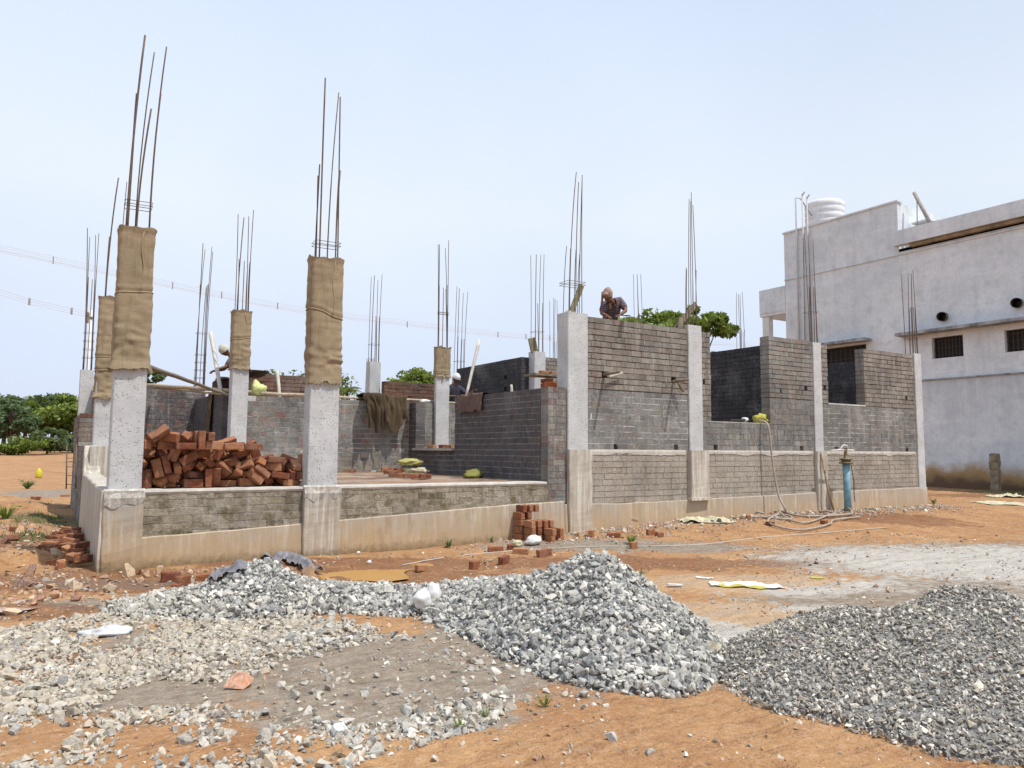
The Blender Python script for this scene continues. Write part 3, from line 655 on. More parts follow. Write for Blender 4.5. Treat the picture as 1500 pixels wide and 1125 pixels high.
# ------------------------------------------------------------------ gravel
def hull_shapes(n, pts, seed):
    import bmesh
    r = random.Random(seed); out = []
    for i in range(n):
        bm = bmesh.new(); sx, sy, sz = r.uniform(.85, 1.25), r.uniform(.7, 1.0), r.uniform(.5, .85)
        for k in range(pts):
            v = Vector((r.gauss(0, 1), r.gauss(0, 1), r.gauss(0, 1))).normalized()*r.uniform(.8, 1.15)
            bm.verts.new((v.x*sx, v.y*sy, v.z*sz))
        bmesh.ops.convex_hull(bm, input=bm.verts)
        loose = [v for v in bm.verts if not v.link_faces]; bmesh.ops.delete(bm, geom=loose, context='VERTS')
        bm.verts.index_update()
        bmesh.ops.triangulate(bm, faces=bm.faces); bm.verts.ensure_lookup_table(); bm.verts.index_update()
        out.append((np.array([v.co[:] for v in bm.verts]), np.array([[v.index for v in f.verts] for f in bm.faces]))); bm.free()
    return out
SH = hull_shapes(22, 12, 4); SHs = hull_shapes(12, 9, 5)
def rand_rot(n):
    q = rng.normal(size=(n, 4)); q /= np.linalg.norm(q, axis=1)[:, None]; w, x, y, z = q.T
    return np.stack([np.stack([1-2*(y*y+z*z), 2*(x*y-z*w), 2*(x*z+y*w)], -1), np.stack([2*(x*y+z*w), 1-2*(x*x+z*z), 2*(y*z-x*w)], -1), np.stack([2*(x*z-y*w), 2*(y*z+x*w), 1-2*(x*x+y*y)], -1)], 1)
def flat_rot(n, tilt=.35):
    a = rng.random(n)*6.283; tx = rng.normal(0, tilt, n); ty = rng.normal(0, tilt, n)
    ca, sa = np.cos(a), np.sin(a); Rz = np.zeros((n, 3, 3)); Rz[:, 0, 0] = ca; Rz[:, 0, 1] = -sa; Rz[:, 1, 0] = sa; Rz[:, 1, 1] = ca; Rz[:, 2, 2] = 1
    cx, sx = np.cos(tx), np.sin(tx); Rx = np.zeros((n, 3, 3)); Rx[:, 0, 0] = 1; Rx[:, 1, 1] = cx; Rx[:, 1, 2] = -sx; Rx[:, 2, 1] = sx; Rx[:, 2, 2] = cx
    cy, sy = np.cos(ty), np.sin(ty); Ry = np.zeros((n, 3, 3)); Ry[:, 1, 1] = 1; Ry[:, 0, 0] = cy; Ry[:, 0, 2] = sy; Ry[:, 2, 0] = -sy; Ry[:, 2, 2] = cy
    return Rx@Ry@Rz
def stones(name, P, R, rot, cols, mat, base=None, shapes=None, basecol=(.2, .19, .17)):
    shapes = shapes or SH; n = len(P); kind = rng.integers(0, len(shapes), n); V = []; T = []; C = []; o = 0
    for k, (v, f) in enumerate(shapes):
        ii = np.nonzero(kind == k)[0]
        if not len(ii): continue
        vv = np.einsum('nij,vj->nvi', rot[ii], v)*R[ii, None, None]+P[ii, None, :]
        V.append(vv.reshape(-1, 3)); T.append((f[None]+(o+np.arange(len(ii))*len(v))[:, None, None]).reshape(-1, 3)); C.append(np.repeat(cols[ii], len(f), 0)); o += len(ii)*len(v)
    if base is not None:
        bv, bf = base; V.append(bv); T.append(bf+o); C.append(np.tile(np.array(basecol), (len(bf), 1)))
    V = np.concatenate(V); T = np.concatenate(T); C = np.concatenate(C)
    c0 = np.array([V[:, 0].mean(), V[:, 1].mean(), 0]); me = bpy.data.meshes.new(name); me.vertices.add(len(V)); me.vertices.foreach_set('co', (V-c0).astype(np.float32).ravel())
    me.loops.add(T.size); me.polygons.add(len(T)); me.loops.foreach_set('vertex_index', T.ravel().astype(np.int32)); me.polygons.foreach_set('loop_start', np.arange(0, T.size, 3, dtype=np.int32))
    me.polygons.foreach_set('use_smooth', np.zeros(len(T), dtype=bool)); me.update(calc_edges=True); me.materials.append(mat)
    a = me.attributes.new('col', 'FLOAT_COLOR', 'FACE'); a.data.foreach_set('color', np.concatenate([C, np.ones((len(C), 1))], 1).astype(np.float32).ravel())
    ob = bpy.data.objects.new(name, me); ob.location = c0; COL.objects.link(ob); return ob
def m_stone(name):
    t = NT(name, .85); c = t.attr('col'); n = t.noise(55, 4, .7)
    c = t.mix(t.ramp(n, [(.4, 0), (.7, .6)]), c, t.mix(.55, c, (.75, .73, .70))); c = t.mix(t.ramp(t.noise(30, 3), [(.3, .5), (.5, 0)]), c, (.1, .1, .1))
    t.color(c); t.bump(n, .004, .7); return t.m
STN = M_('crushed_granite', m_stone)
def seg_heap(l, d, pts):
    h = np.zeros_like(l)
    for (a, b) in pts:
        la, da, ha, ra = a; lb, db, hb, rb = b
        vx, vy = lb-la, db-da; L2 = vx*vx+vy*vy+1e-9; t = np.clip(((l-la)*vx+(d-da)*vy)/L2, 0, 1)
        q = np.hypot(l-la-t*vx, d-da-t*vy); H = ha+(hb-ha)*t; Rr = ra+(rb-ra)*t
        u = q/Rr; hh = H*np.where(u < .25, 1-u*u*1.9-.0, 1.0*(1-u)*1.175) ; h = np.maximum(h, np.maximum(hh, 0))
    return h
p0, p0b, p0c = (.70, 6.05, .66, .97), (.78, 5.38, .38, .70), (1.02, 5.75, .40, .66)
p1, p2, p3, p4, p5, p6 = (.2, 6.6, .40, .85), (-.35, 7.4, .22, .7), (-1.1, 7.5, .12, .62), (-1.9, 7.4, .16, .66), (-2.5, 7.35, .37, .85), (-3.2, 7.2, .12, .6)
HEAP1 = [(p0, p0b), (p0b, p0c), (p0, p0c), (p0, p1), (p1, p2), (p2, p3), (p3, p4), (p4, p5), (p5, p6)]
q0, q1, q2, q3, q4 = (3.34, 5.4, .55, 1.15), (2.85, 5.3, .42, 1.0), (2.4, 5.3, .40, .95), (2.05, 5.25, .31, .72), (1.78, 5.3, .12, .38)
q5, q6, q7, q8, q9 = (3.4, 4.5, .38, 1.1), (2.65, 4.55, .30, .85), (4.0, 5.0, .36, 1.2), (2.2, 4.9, .28, .8), (4.6, 4.4, .25, 1.2)
HEAP2 = [(q0, q1), (q1, q2), (q2, q3), (q3, q4), (q0, q5), (q1, q6), (q0, q7), (q2, q8), (q6, q5), (q8, q6), (q7, q9), (q5, q9)]
def heap_fn(segs, seed, sc_=.9, na=.06):
    def fn(x, y):
        l, d = lat_dep(x, y); l2 = l+.22*(fbm(x, y, 1.3, seed, 2)-.5); d2 = d+.22*(fbm(x, y, 1.3, seed+9, 2)-.5)
        h = seg_heap(l2, d2, segs); return h*(1+.25*(fbm(x, y, 2.2, seed+3, 3)-.5)), h
    return fn
def heap_cols(n, palette, dusty=None):
    c = np.array([1.24, 1.18, 1.06])*np.array(palette)[rng.integers(0, len(palette), n)]*rng.uniform(.72, 1.28, (n, 1))
    if dusty is not None: c = c*(1-dusty[:, None])+np.array([(.43, .34, .22)])*dusty[:, None]*rng.uniform(.8, 1.1, (n, 1))
    return np.clip(c, 0, .95)
G1 = [(.27, .28, .28), (.34, .34, .33), (.20, .21, .215), (.42, .42, .41), (.18, .18, .18), (.30, .295, .27), (.48, .47, .45), (.25, .25, .245)]
G2 = [(.235, .222, .198), (.31, .295, .265), (.165, .155, .138), (.38, .36, .33), (.27, .235, .19), (.50, .48, .445), (.2, .19, .17)]
def make_heap(name, segs, seed, dens, rm, rs, pal, label, bounds, shapes, lidx):
    fn = heap_fn(segs, seed); l0, l1, d0, d1 = bounds
    n = int((l1-l0)*(d1-d0)*dens); l = rng.uniform(l0, l1, n); d = rng.uniform(d0, d1, n); x, y = from_ld(l, d)
    h, raw = fn(x, y); edge = rng.random(n)
    keep = (raw > .035) | ((raw > .004) & (edge < .6)); l, d, x, y, h = (a[keep] for a in (l, d, x, y, h)); n = len(l)
    R = np.clip(rng.lognormal(math.log(rm), rs, n), rm*.4, rm*2.3)
    R *= np.where(h < .12, 1.15, 1.0)
    z = ground_h(x, y)+h+R*rng.uniform(-.35, .55, n)
    gx = np.linspace(l0, l1, int((l1-l0)/.06)); gd = np.linspace(d0, d1, int((d1-d0)/.06)); GL, GD = np.meshgrid(gx, gd, indexing='ij'); GX, GY = from_ld(GL, GD)
    gh, graw = fn(GX, GY); gz_ = ground_h(GX, GY)+np.where(graw > .02, gh-rm*.4, -.12)
    bv = np.stack([GX, GY, gz_], -1).reshape(-1, 3); id_ = np.arange(GL.size).reshape(GL.shape)
    m_ = ((graw[:-1, :-1] > .0) | (graw[1:, 1:] > 0)); a_, b_, c_, d_ = id_[:-1, :-1][m_], id_[1:, :-1][m_], id_[1:, 1:][m_], id_[:-1, 1:][m_]
    bf = np.concatenate([np.stack([a_, c_, b_], -1)[:, ::-1]*1, np.stack([a_, d_, c_], -1)[:, ::-1]*1])
    dust = np.clip(S(-l, .9, 3.0)*.45*(1-S(h, .05, .25)), 0, .6)*rng.random(n)
    ob = stones(name, np.stack([x, y, z], -1), R, rand_rot(n), heap_cols(n, pal, dust), STN, (bv, bf), shapes, tuple(.5*v for v in pal[0]))  # mound under the stones darkened in colour for shade in the gaps
    tag(ob, label, 'gravel', kind='stuff'); return fn
f1 = make_heap('coarse_gravel_heap', HEAP1, 41, 1600, .0205, .40, G1, 'long heap of pale grey coarse crushed stone in front of the house', (-4.2, 2.2, 4.4, 8.7), SH, 0)
f2 = make_heap('fine_gravel_heap', HEAP2, 57, 4200, .0115, .4, G2, 'dark grey heap of fine gravel at the right edge of the picture', (.9, 5.8, 3.2, 6.8), SHs, 1)
def terrain(x, y):
    x = np.atleast_1d(np.asarray(x, float)); y = np.atleast_1d(np.asarray(y, float))
    return ground_h(x, y)+np.maximum(f1(x, y)[0], f2(x, y)[0])
def th(x, y): return float(terrain(x, y)[0])
def hit(px, py):
    d = ray(px, py); t = 2.0; p = O
    ts = 2.0*1.0015**np.arange(4000); xs_, ys__, zs__ = O.x+d.x*ts, O.y+d.y*ts, O.z+d.z*ts
    b_ = zs__ <= terrain(xs_, ys__); i = int(np.argmax(b_)); return Vector((xs_[i], ys__[i], zs__[i]))
# loose spread of the coarse stones, dusty, to the lower left
def inpoly(x, y, poly):
    ins = np.zeros(x.shape, bool); n = len(poly)
    for i in range(n):
        (x1, y1), (x2, y2) = poly[i], poly[(i+1) % n]
        c = ((y1 > y) != (y2 > y)) & (x < (x2-x1)*(y-y1)/(y2-y1+1e-9)+x1); ins ^= c
    return ins
def ld_of(px, py):
    p = at_ground(px, py); return lat_dep(p.x, p.y)
FA = [ld_of(*p) for p in ((-120, 935), (20, 922), (130, 900), (250, 868), (400, 900), (560, 915), (560, 935), (470, 965), (390, 985), (330, 1010), (230, 1000), (120, 1035), (-120, 1060))]
FB = [ld_of(*p) for p in ((-120, 1050), (90, 1020), (200, 1040), (300, 1035), (400, 1050), (520, 1065), (600, 1050), (700, 1020), (780, 1010), (720, 1060), (640, 1085), (540, 1110), (480, 1150), (470, 1250), (-200, 1250))]
FC = [ld_of(*p) for p in ((560, 900), (760, 925), (860, 1000), (900, 1040), (760, 1030), (620, 1060), (420, 1060), (400, 960))]
n = 80000; l = rng.uniform(-5, 1.2, n); d = rng.uniform(2.4, 7.8, n); x, y = from_ld(l, d)
nz1 = fbm(x, y, 1.9, 81, 3); dn = np.where(inpoly(l, d, FA), .95, 0.0); dn = np.maximum(dn, np.where(inpoly(l, d, FB), .85, 0)); dn = np.maximum(dn, np.where(inpoly(l, d, FC), .13, 0)); dn = np.maximum(dn, .006)
kp = rng.random(n) < dn*S(nz1, .22, .55)*np.where(inpoly(l, d, FC), .6, 1); l, d, x, y = l[kp], d[kp], x[kp], y[kp]; n = len(x)
R = np.clip(rng.lognormal(math.log(.0155), .45, n), .005, .045); dust = np.clip(.2+.4*S(-l-d*.0, .2, 2.6)+rng.normal(0, .25, n), 0, .8)
tag(stones('scattered_stones', np.stack([x, y, ground_h(x, y)+R*rng.uniform(-.15, .5, n)], -1), R*1.1, flat_rot(n, .5), heap_cols(n, G1+G1[3:5], dust), STN), 'loose dusty stones spread over the ground at the lower left', 'stones', kind='stuff')
# grit everywhere
n = 34000; l = rng.uniform(-8, 14, n); d = 2.6+rng.random(n)**1.4*11; x, y = from_ld(l, d); kp = (fbm(x, y, 1.2, 91, 3) > .43) & ~((y > 10.35) & (x > .6) & (x < 18.7)); l, d, x, y = l[kp], d[kp], x[kp], y[kp]; n = len(x)
R = np.clip(rng.lognormal(math.log(.0055), .6, n), .0025, .03)*(1+.06*d)
pal = [(.28, .17, .09), (.36, .32, .27), (.2, .1, .05), (.5, .46, .4), (.16, .11, .08), (.34, .22, .13), (.22, .2, .18)]
tag(stones('grit', np.stack([x, y, terrain(x, y)+R*.2], -1), R, flat_rot(n, .6), heap_cols(n, pal), STN, shapes=SHs), 'small pebbles and crumbs of brick strewn over the red earth', 'pebbles', kind='stuff')
# crumbs and rubble close to the foot of the wall
n = 3600; x = rng.uniform(4.5, 19, n); y = YF-.12-np.abs(rng.normal(0, .45, n)); kp = rng.random(n) < S(x, 5, 9)*.9+.1; x, y = x[kp], y[kp]; n = len(x)
R = np.clip(rng.lognormal(math.log(.016), .5, n), .006, .06)
tag(stones('wall_foot_rubble', np.stack([x, y, ground_h(x, y)+R*.25], -1), R, flat_rot(n, .6), heap_cols(n, [(.34, .31, .27), (.25, .22, .19), (.42, .39, .35), (.26, .17, .11)]), STN), 'grey mortar rubble along the foot of the front wall', 'rubble', kind='stuff')
# soil clods at left
n = 5200; l = rng.uniform(-9, -2.3, n); d = rng.uniform(6.9, 15, n); x, y = from_ld(l, d); kp = (x < .4) | (y < 10.1); x, y = x[kp], y[kp]; n = len(x)
R = np.clip(rng.lognormal(math.log(.018), .65, n), .006, .13)
tag(stones('soil_clods', np.stack([x, y, ground_h(x, y)+R*.2], -1), R, flat_rot(n, .5), heap_cols(n, [(.26, .13, .06), (.33, .2, .1), (.2, .085, .04), (.38, .28, .18), (.3, .27, .23)]), STN), 'clods of dug red soil beside the left corner of the house', 'soil', kind='stuff')
for (px, py, s, lab, c) in ((925, 770, .13, 'pale rounded boulder lying at the foot of the plinth', (.62, .50, .38)), (350, 1008, .085, 'orange brown stone among the dusty gravel', (.48, .22, .11)), (1045, 953, .06, 'round tan stone at the right toe of the coarse gravel heap', (.5, .42, .28)), (1052, 968, .045, 'small white stone below the round tan stone', (.7, .7, .7)),
                            (500, 1075, .06, 'largest pale stone at the bottom edge of the loose spread', (.66, .65, .62)), (1375, 905, .0, '', None), (1195, 826, .05, 'lone brown stone on the grey sandy patch', (.3, .2, .14)), (895, 1085, .04, 'small grey stone alone on the red earth near the bottom', (.4, .37, .34))):
    if not s: continue
    p = hit(px, py); ob = stones('stone', np.array([[p.x, p.y, p.z+s*.3]]), np.array([s]), flat_rot(1, .3), np.array([c]), STN); tag(ob, lab, 'stone')

# ------------------------------------------------------------------ loose bricks
LBR = M_('fired_clay_brick', m_loose_brick)
def brick_mesh(seed):
    import bmesh
    bm = bmesh.new(); bmesh.ops.create_cube(bm, size=1); r = random.Random(seed)
    for v in bm.verts: v.co = Vector((v.co.x*.225, v.co.y*.108, v.co.z*.077))
    bmesh.ops.bevel(bm, geom=bm.edges[:], offset=.005, segments=1, affect='EDGES')
    bmesh.ops.subdivide_edges(bm, edges=[e for e in bm.edges if e.calc_length() > .03], cuts=3, use_grid_fill=True)
    for v in bm.verts:
        c = v.co; k = mnoise.noise(c*18+Vector((seed*7, 0, 0)))*.0045+mnoise.noise(c*60+Vector((seed*3, 1, 0)))*.002
        corner = (abs(c.x) > .1)+(abs(c.y) > .045)+(abs(c.z) > .03)
        if corner >= 2: k -= .010*max(0, mnoise.noise(c*14+Vector((0, seed*5, 2)))+.05)
        v.co += c.normalized()*k
    me = bpy.data.meshes.new('loose_brick'); bm.to_mesh(me); bm.free(); me.materials.append(LBR); return me
BM = [brick_mesh(i) for i in range(7)]
def put_brick(x, y, z, rx, ry, rz, label, group, name='loose_brick', sc_=(1, 1, 1)):
    o = bpy.data.objects.new(name, random.choice(BM)); COL.objects.link(o); o.location = (x, y, z); o.rotation_euler = (rx, ry, rz); o.scale = sc_
    return tag(o, label, 'brick', group)
PILE = [[1.328,11.341,1.014,0.0,3.09,0.18],[1.078,11.285,1.022,1.57,-0.0,1.46],[1.389,10.81,1.022,1.57,-0.0,-0.35],[3.045,11.126,1.008,0.0,0.0,0.42],[1.573,11.371,1.091,1.69,2.65,0.0],[2.798,10.98,1.007,-0.0,0.0,-2.37],[1.741,11.312,1.007,-0.0,0.0,0.35],[1.13,10.671,1.086,2.01,-1.57,0.4],[1.257,10.73,1.065,-0.75,-0.27,2.41],[1.108,11.283,1.122,-0.0,0.0,1.16],[2.386,11.24,1.022,1.57,0.0,0.93],[1.651,10.828,1.073,3.14,-0.67,0.53],[3.005,10.715,1.007,-3.14,0.0,0.58],[1.986,11.16,1.007,3.14,-0.0,0.21],[1.122,11.377,1.223,1.57,3.14,-0.0],[1.719,11.001,1.007,0.0,0.0,1.03],[2.39,10.723,1.022,-1.57,0.0,-2.85],[1.177,11.094,1.022,-1.57,-0.0,-1.72],[1.412,10.948,1.022,1.57,0.0,-2.99],[2.59,11.098,1.007,-0.0,0.0,2.06],[1.862,11.28,1.092,3.14,0.0,1.26],[1.248,10.937,1.137,1.57,0.0,0.06],[1.461,11.264,1.086,-1.28,-1.57,-0.1],[1.688,10.656,1.022,1.57,0.0,0.11],[1.679,11.194,1.079,-0.47,0.49,-2.06],[1.943,10.907,1.008,-0.01,-0.0,-2.13],[1.977,11.059,1.093,-0.01,0.01,-0.41],[2.154,11.017,1.007,-0.0,-0.0,-1.96],[1.378,11.375,1.252,1.61,2.65,0.01],[2.189,11.332,1.022,1.57,0.0,0.04],[1.981,10.69,1.094,0.0,-1.18,-1.65],[1.043,11.02,1.099,-1.57,-1.18,1.57],[1.469,11.373,1.17,1.52,-0.49,0.02],[1.068,10.742,1.236,-2.18,0.67,1.57],[1.543,10.416,1.508,0.0,0.0,0.07],[1.377,11.177,1.022,1.57,0.0,2.88],[1.308,11.134,1.119,-2.97,0.19,-1.09],[2.361,10.907,1.007,0.0,-0.0,1.1],[1.125,11.265,1.215,-0.04,-0.08,0.0],[1.715,10.723,1.119,-0.22,0.1,0.53],[3.06,10.992,1.03,0.52,0.0,0.42],[1.294,11.103,1.214,1.49,-0.24,1.63],[1.252,10.649,1.222,-1.45,1.3,-0.0],[3.034,11.188,1.092,0.03,-0.02,-2.14],[1.268,10.826,1.216,-0.3,0.2,-2.48],[1.785,10.992,1.092,-0.0,0.0,-0.56],[1.156,11.11,1.203,0.72,1.49,-0.15],[1.814,11.232,1.27,0.42,0.5,2.79],[1.113,10.739,1.403,1.25,-0.23,-0.9],[1.194,11.033,1.296,1.58,0.41,-2.43],[2.36,10.829,1.112,0.01,-0.16,-1.34],[1.41,10.732,1.115,-2.59,0.22,-0.7],[2.051,11.214,1.12,1.13,-3.14,0.21],[1.048,10.894,1.099,1.57,1.18,-1.54],[2.545,11.349,1.086,2.06,-1.57,0.42],[1.569,11.052,1.11,-2.51,0.07,-1.35],[2.393,10.851,1.279,-0.85,1.68,1.54],[2.436,11.158,1.085,1.93,0.52,-2.01],[2.845,11.28,1.007,0.0,-0.0,2.1],[3.115,10.728,1.107,1.57,0.0,1.34],[1.878,10.66,1.087,-0.04,1.57,-0.11],[2.274,11.106,1.11,-0.24,-2.99,-1.29],[1.348,10.659,1.271,-0.04,1.3,-0.0],[1.777,10.995,1.18,-0.05,-0.0,-0.18],[1.201,11.36,1.342,-1.57,-0.04,-0.07],[1.172,10.896,1.289,-1.57,-0.33,-2.46],[1.352,10.545,1.522,1.57,0.0,-0.18],[1.527,11.018,1.188,-3.0,-0.57,-0.18],[1.818,11.144,1.19,0.7,-0.34,-0.19],[2.94,11.367,1.079,-1.38,-2.66,-0.0],[1.542,10.51,1.61,-2.43,0.39,1.64],[1.619,11.206,1.213,2.23,-0.09,1.89],[1.138,11.249,1.316,3.12,-0.2,-0.27],[2.486,10.66,1.094,1.22,0.67,0.0],[1.855,10.746,1.28,-0.76,0.01,-1.19],[2.949,10.829,1.06,-0.48,0.28,-2.58],[1.356,10.472,1.632,1.33,-0.13,2.47],[1.979,11.297,1.166,-0.65,0.58,0.86],[2.153,10.783,1.007,-0.0,-0.0,-0.44],[1.074,10.569,1.523,-1.57,0.0,-1.29],[1.831,11.376,1.201,-1.55,2.75,0.0],[2.683,10.837,1.064,-0.41,-2.8,-1.47],[1.304,10.784,1.289,0.36,0.02,0.04],[1.47,11.329,1.422,0.31,2.8,0.24],[1.132,10.733,1.543,-3.11,0.04,-1.25],[2.531,10.823,1.091,-0.0,-2.11,0.7],[1.128,10.974,1.398,-1.1,-0.11,-0.05],[1.227,10.421,1.669,0.75,-0.64,-0.0],[2.628,11.285,1.082,1.23,0.49,0.87],[1.746,11.105,1.344,0.26,0.23,2.22],[1.127,11.251,1.417,-0.21,2.97,-0.04],[1.955,10.862,1.146,-0.81,-2.62,0.25],[2.344,11.279,1.162,0.67,0.56,1.49],[1.138,10.934,1.491,0.4,-0.27,0.29],[2.231,10.771,1.121,-0.3,-0.35,-1.16],[2.863,11.139,1.092,0.0,0.0,1.54],[2.078,11.132,1.213,1.29,-3.14,0.2],[1.472,11.148,1.251,0.42,2.88,0.76],[1.322,11.174,1.377,-0.12,-2.42,0.65],[3.158,11.012,1.142,1.57,-0.48,1.57],[2.357,11.349,1.241,0.49,-0.47,-3.14],[2.868,10.93,1.131,0.41,-0.43,0.81],[1.306,11.002,1.439,1.08,-1.13,2.34],[3.12,11.362,1.087,0.01,1.56,-3.14],[2.201,10.913,1.154,-0.34,-0.43,-1.08],[2.154,11.378,1.273,1.57,-0.96,0.0],[1.484,10.734,1.249,1.76,0.49,-1.48],[1.501,11.195,1.355,-0.48,0.01,1.31],[2.056,11.041,1.202,1.29,-0.01,-2.95],[2.032,10.804,1.163,-0.86,-0.4,-2.77],[2.312,11.089,1.242,0.27,-0.52,0.7],[2.74,11.173,1.075,1.13,0.37,-1.66],[2.453,11.014,1.129,-0.96,-0.78,-2.86],[2.994,10.737,1.145,-1.57,0.35,-1.5],[1.801,11.019,1.264,0.05,0.0,2.94],[2.043,10.978,1.289,0.08,-2.87,-1.62],[1.65,10.736,1.262,2.71,-0.44,1.06],[1.262,10.753,1.418,-0.24,0.12,2.04],[2.141,11.27,1.24,0.06,-0.24,3.05],[2.826,10.658,1.112,-0.0,-2.98,0.01],[1.597,10.877,1.293,2.27,-2.24,0.12],[1.275,12.891,1.008,0.0,3.14,0.69],[2.567,10.899,1.174,0.53,0.13,-0.5],[1.508,10.858,1.17,-0.93,-0.52,2.2],[2.502,11.088,1.178,0.25,-0.93,-2.39],[2.574,10.669,1.159,2.77,0.68,-0.0],[1.338,10.831,1.497,-0.65,2.13,-1.69],[1.467,10.962,1.318,0.55,-0.2,-2.19],[1.771,10.803,1.216,0.73,0.24,1.68],[1.246,12.056,1.008,-0.0,0.0,1.32],[1.199,13.22,1.008,-0.0,-0.0,1.75],[2.361,12.117,1.008,-0.0,0.0,-1.94],[1.457,10.679,1.432,-1.08,1.95,-0.65],[2.814,10.86,1.205,1.04,-0.27,2.75],[2.734,10.699,1.231,-1.54,-0.06,2.6],[3.078,11.262,1.192,-1.62,-0.0,0.0],[1.468,13.375,1.008,-3.14,-0.0,0.38],[2.453,10.651,1.475,0.98,-2.1,0.68],[3.056,10.729,1.248,-0.02,0.35,-1.58],[1.638,11.363,1.41,-0.0,1.22,3.14],[2.143,10.42,1.507,3.14,0.0,-0.1],[1.898,10.48,1.522,-1.57,-0.0,-2.85],[2.069,10.722,1.219,0.8,-0.66,-3.07],[2.538,10.735,1.282,0.49,0.25,1.83],[1.241,10.762,1.516,-1.32,-0.09,-1.25],[1.597,11.024,1.408,-0.59,-0.86,-2.13],[1.066,11.085,1.441,0.16,-2.21,1.51],[1.787,11.288,1.33,-0.45,-0.47,-0.28],[1.627,10.66,1.356,1.38,2.56,-0.1],[2.915,11.21,1.193,1.57,0.01,1.65],[1.635,10.626,1.594,0.21,0.77,0.78],[1.207,10.66,1.631,-0.07,3.06,0.93],[1.879,11.116,1.402,-0.74,0.5,-0.25],[1.445,11.015,1.443,-2.69,-0.17,-1.34],[2.605,11.157,1.195,-2.34,0.63,0.02],[2.165,12.665,1.023,1.57,-0.0,-2.24],[3.157,10.782,1.286,1.42,1.57,1.42],[1.368,11.094,1.512,1.11,0.19,1.83],[1.73,10.409,1.587,0.02,1.57,0.05],[1.54,10.775,1.441,0.59,-0.14,-1.09],[2.119,11.023,1.385,-0.28,0.07,-2.67],[2.18,11.274,1.399,-2.19,-1.32,0.16],[2.355,10.725,1.257,1.14,-0.33,-0.63],[1.578,12.343,1.008,-0.0,0.0,-2.33],[2.241,10.966,1.347,2.09,0.99,1.21],[3.052,10.91,1.213,0.49,0.1,0.0],[1.192,11.352,1.494,-2.83,-0.06,-0.0],[2.693,11.036,1.157,-1.76,2.73,0.06],[1.936,11.233,1.399,0.1,1.01,-0.2],[2.151,10.737,1.294,-0.88,-0.3,-0.8],[2.086,10.889,1.427,0.39,0.73,-0.62],[2.982,11.042,1.238,1.06,0.62,-0.19],[2.816,11.279,1.219,1.79,-0.06,1.64],[2.281,10.888,1.304,1.18,-0.14,-2.33],[2.215,13.041,1.008,0.0,0.0,2.08],[1.885,10.958,1.384,0.34,-0.74,0.88],[1.393,12.165,1.008,-0.0,-0.0,-1.72],[2.299,10.747,1.429,0.96,0.24,-3.06],[2.009,10.793,1.372,-1.75,-0.55,-0.52],[2.073,11.332,1.424,0.4,1.82,0.17],[1.089,12.257,1.008,-0.0,-0.0,-1.72],[2.457,11.186,1.296,0.72,0.47,1.97],[1.765,11.305,1.451,-1.81,-0.2,-2.38],[1.449,11.366,1.515,1.35,-0.4,-0.0],[2.109,11.137,1.399,0.23,-1.85,1.79],[1.395,10.928,1.591,-0.62,-2.52,-0.79],[2.212,10.66,1.518,-0.2,3.14,-1.02],[2.701,11.282,1.225,0.22,-0.57,-1.34],[2.137,10.824,1.56,2.03,-0.31,0.2],[2.011,10.658,1.443,0.01,-1.07,-0.01],[1.667,10.884,1.394,0.35,0.88,0.93],[2.534,11.356,1.307,-1.09,-0.23,3.14],[2.893,10.803,1.286,-0.4,0.44,-2.3],[2.444,10.983,1.328,1.05,-2.86,-0.79],[1.572,11.107,1.468,-1.06,0.74,0.9],[1.824,10.48,1.638,-1.57,0.0,-1.36],[2.664,10.836,1.319,-1.05,-0.23,-0.67],[3.049,11.211,1.294,-0.01,-0.0,2.79],[2.577,11.0,1.299,0.02,1.12,0.51],[1.781,10.747,1.417,1.85,0.0,0.03],[1.425,11.256,1.518,-0.77,-0.86,2.53],[3.047,11.057,1.316,-0.71,0.34,-0.62],[1.407,11.175,1.593,-0.37,0.42,-0.19],[1.855,10.653,1.52,3.03,-0.08,0.69],[2.299,12.543,1.008,0.0,-0.0,1.51],[1.393,10.725,1.539,2.12,0.83,1.05],[2.762,10.657,1.329,-3.14,0.07,0.0],[1.714,10.518,1.587,1.02,1.57,-0.34],[2.305,10.841,1.475,0.6,-0.21,0.1],[2.389,10.434,1.507,-0.0,-0.0,3.06],[2.297,11.224,1.339,0.33,-0.43,0.77],[1.751,10.841,1.475,-0.89,-0.92,-2.33]]
for b in PILE:
    put_brick(b[0], b[1], b[2], b[3], b[4], b[5], 'red clay brick in the tumbled heap between the two front columns', 'tumbled heap of red bricks', 'loose_brick', (1.08, 1.06, 1.1))
# extra bricks leaning high on the left of the heap
for (x, y, z, rx, ry, rz) in EXTRA if 'EXTRA' in globals() else (): put_brick(x, y, z, rx, ry, rz, 'red clay brick in the tumbled heap between the two front columns', 'tumbled heap of red bricks')
r_ = random.Random(77)
for i in range(44):
    yy = r_.uniform(10.75, 14.6); xx = .5-abs(r_.gauss(0, .16)); lay = r_.choice((0, 0, 1))*(1 if xx > .3 else 0)
    put_brick(xx, yy, th(xx, yy)+.03+lay*.08, r_.uniform(-.2, .2)+(math.pi/2 if r_.random() < .3 else 0), r_.uniform(-.2, .2), r_.uniform(0, 3.1), 'old dirty brick dumped along the side plinth', 'old bricks dumped along the side plinth')
n = 420; x = np.concatenate([rng.uniform(1.1, 3.3, 220), rng.normal(6.7, .35, 110), rng.normal(7.0, 1.6, 90)]); y = np.concatenate([rng.uniform(10.62, 12.4, 220), rng.normal(9.75, .16, 110), rng.normal(8.9, .5, 90)])
zf = np.where(y > 10.4, .97, 0); zf[220:] = terrain(x[220:], y[220:]); R = np.clip(rng.lognormal(math.log(.011), .5, n), .004, .04)
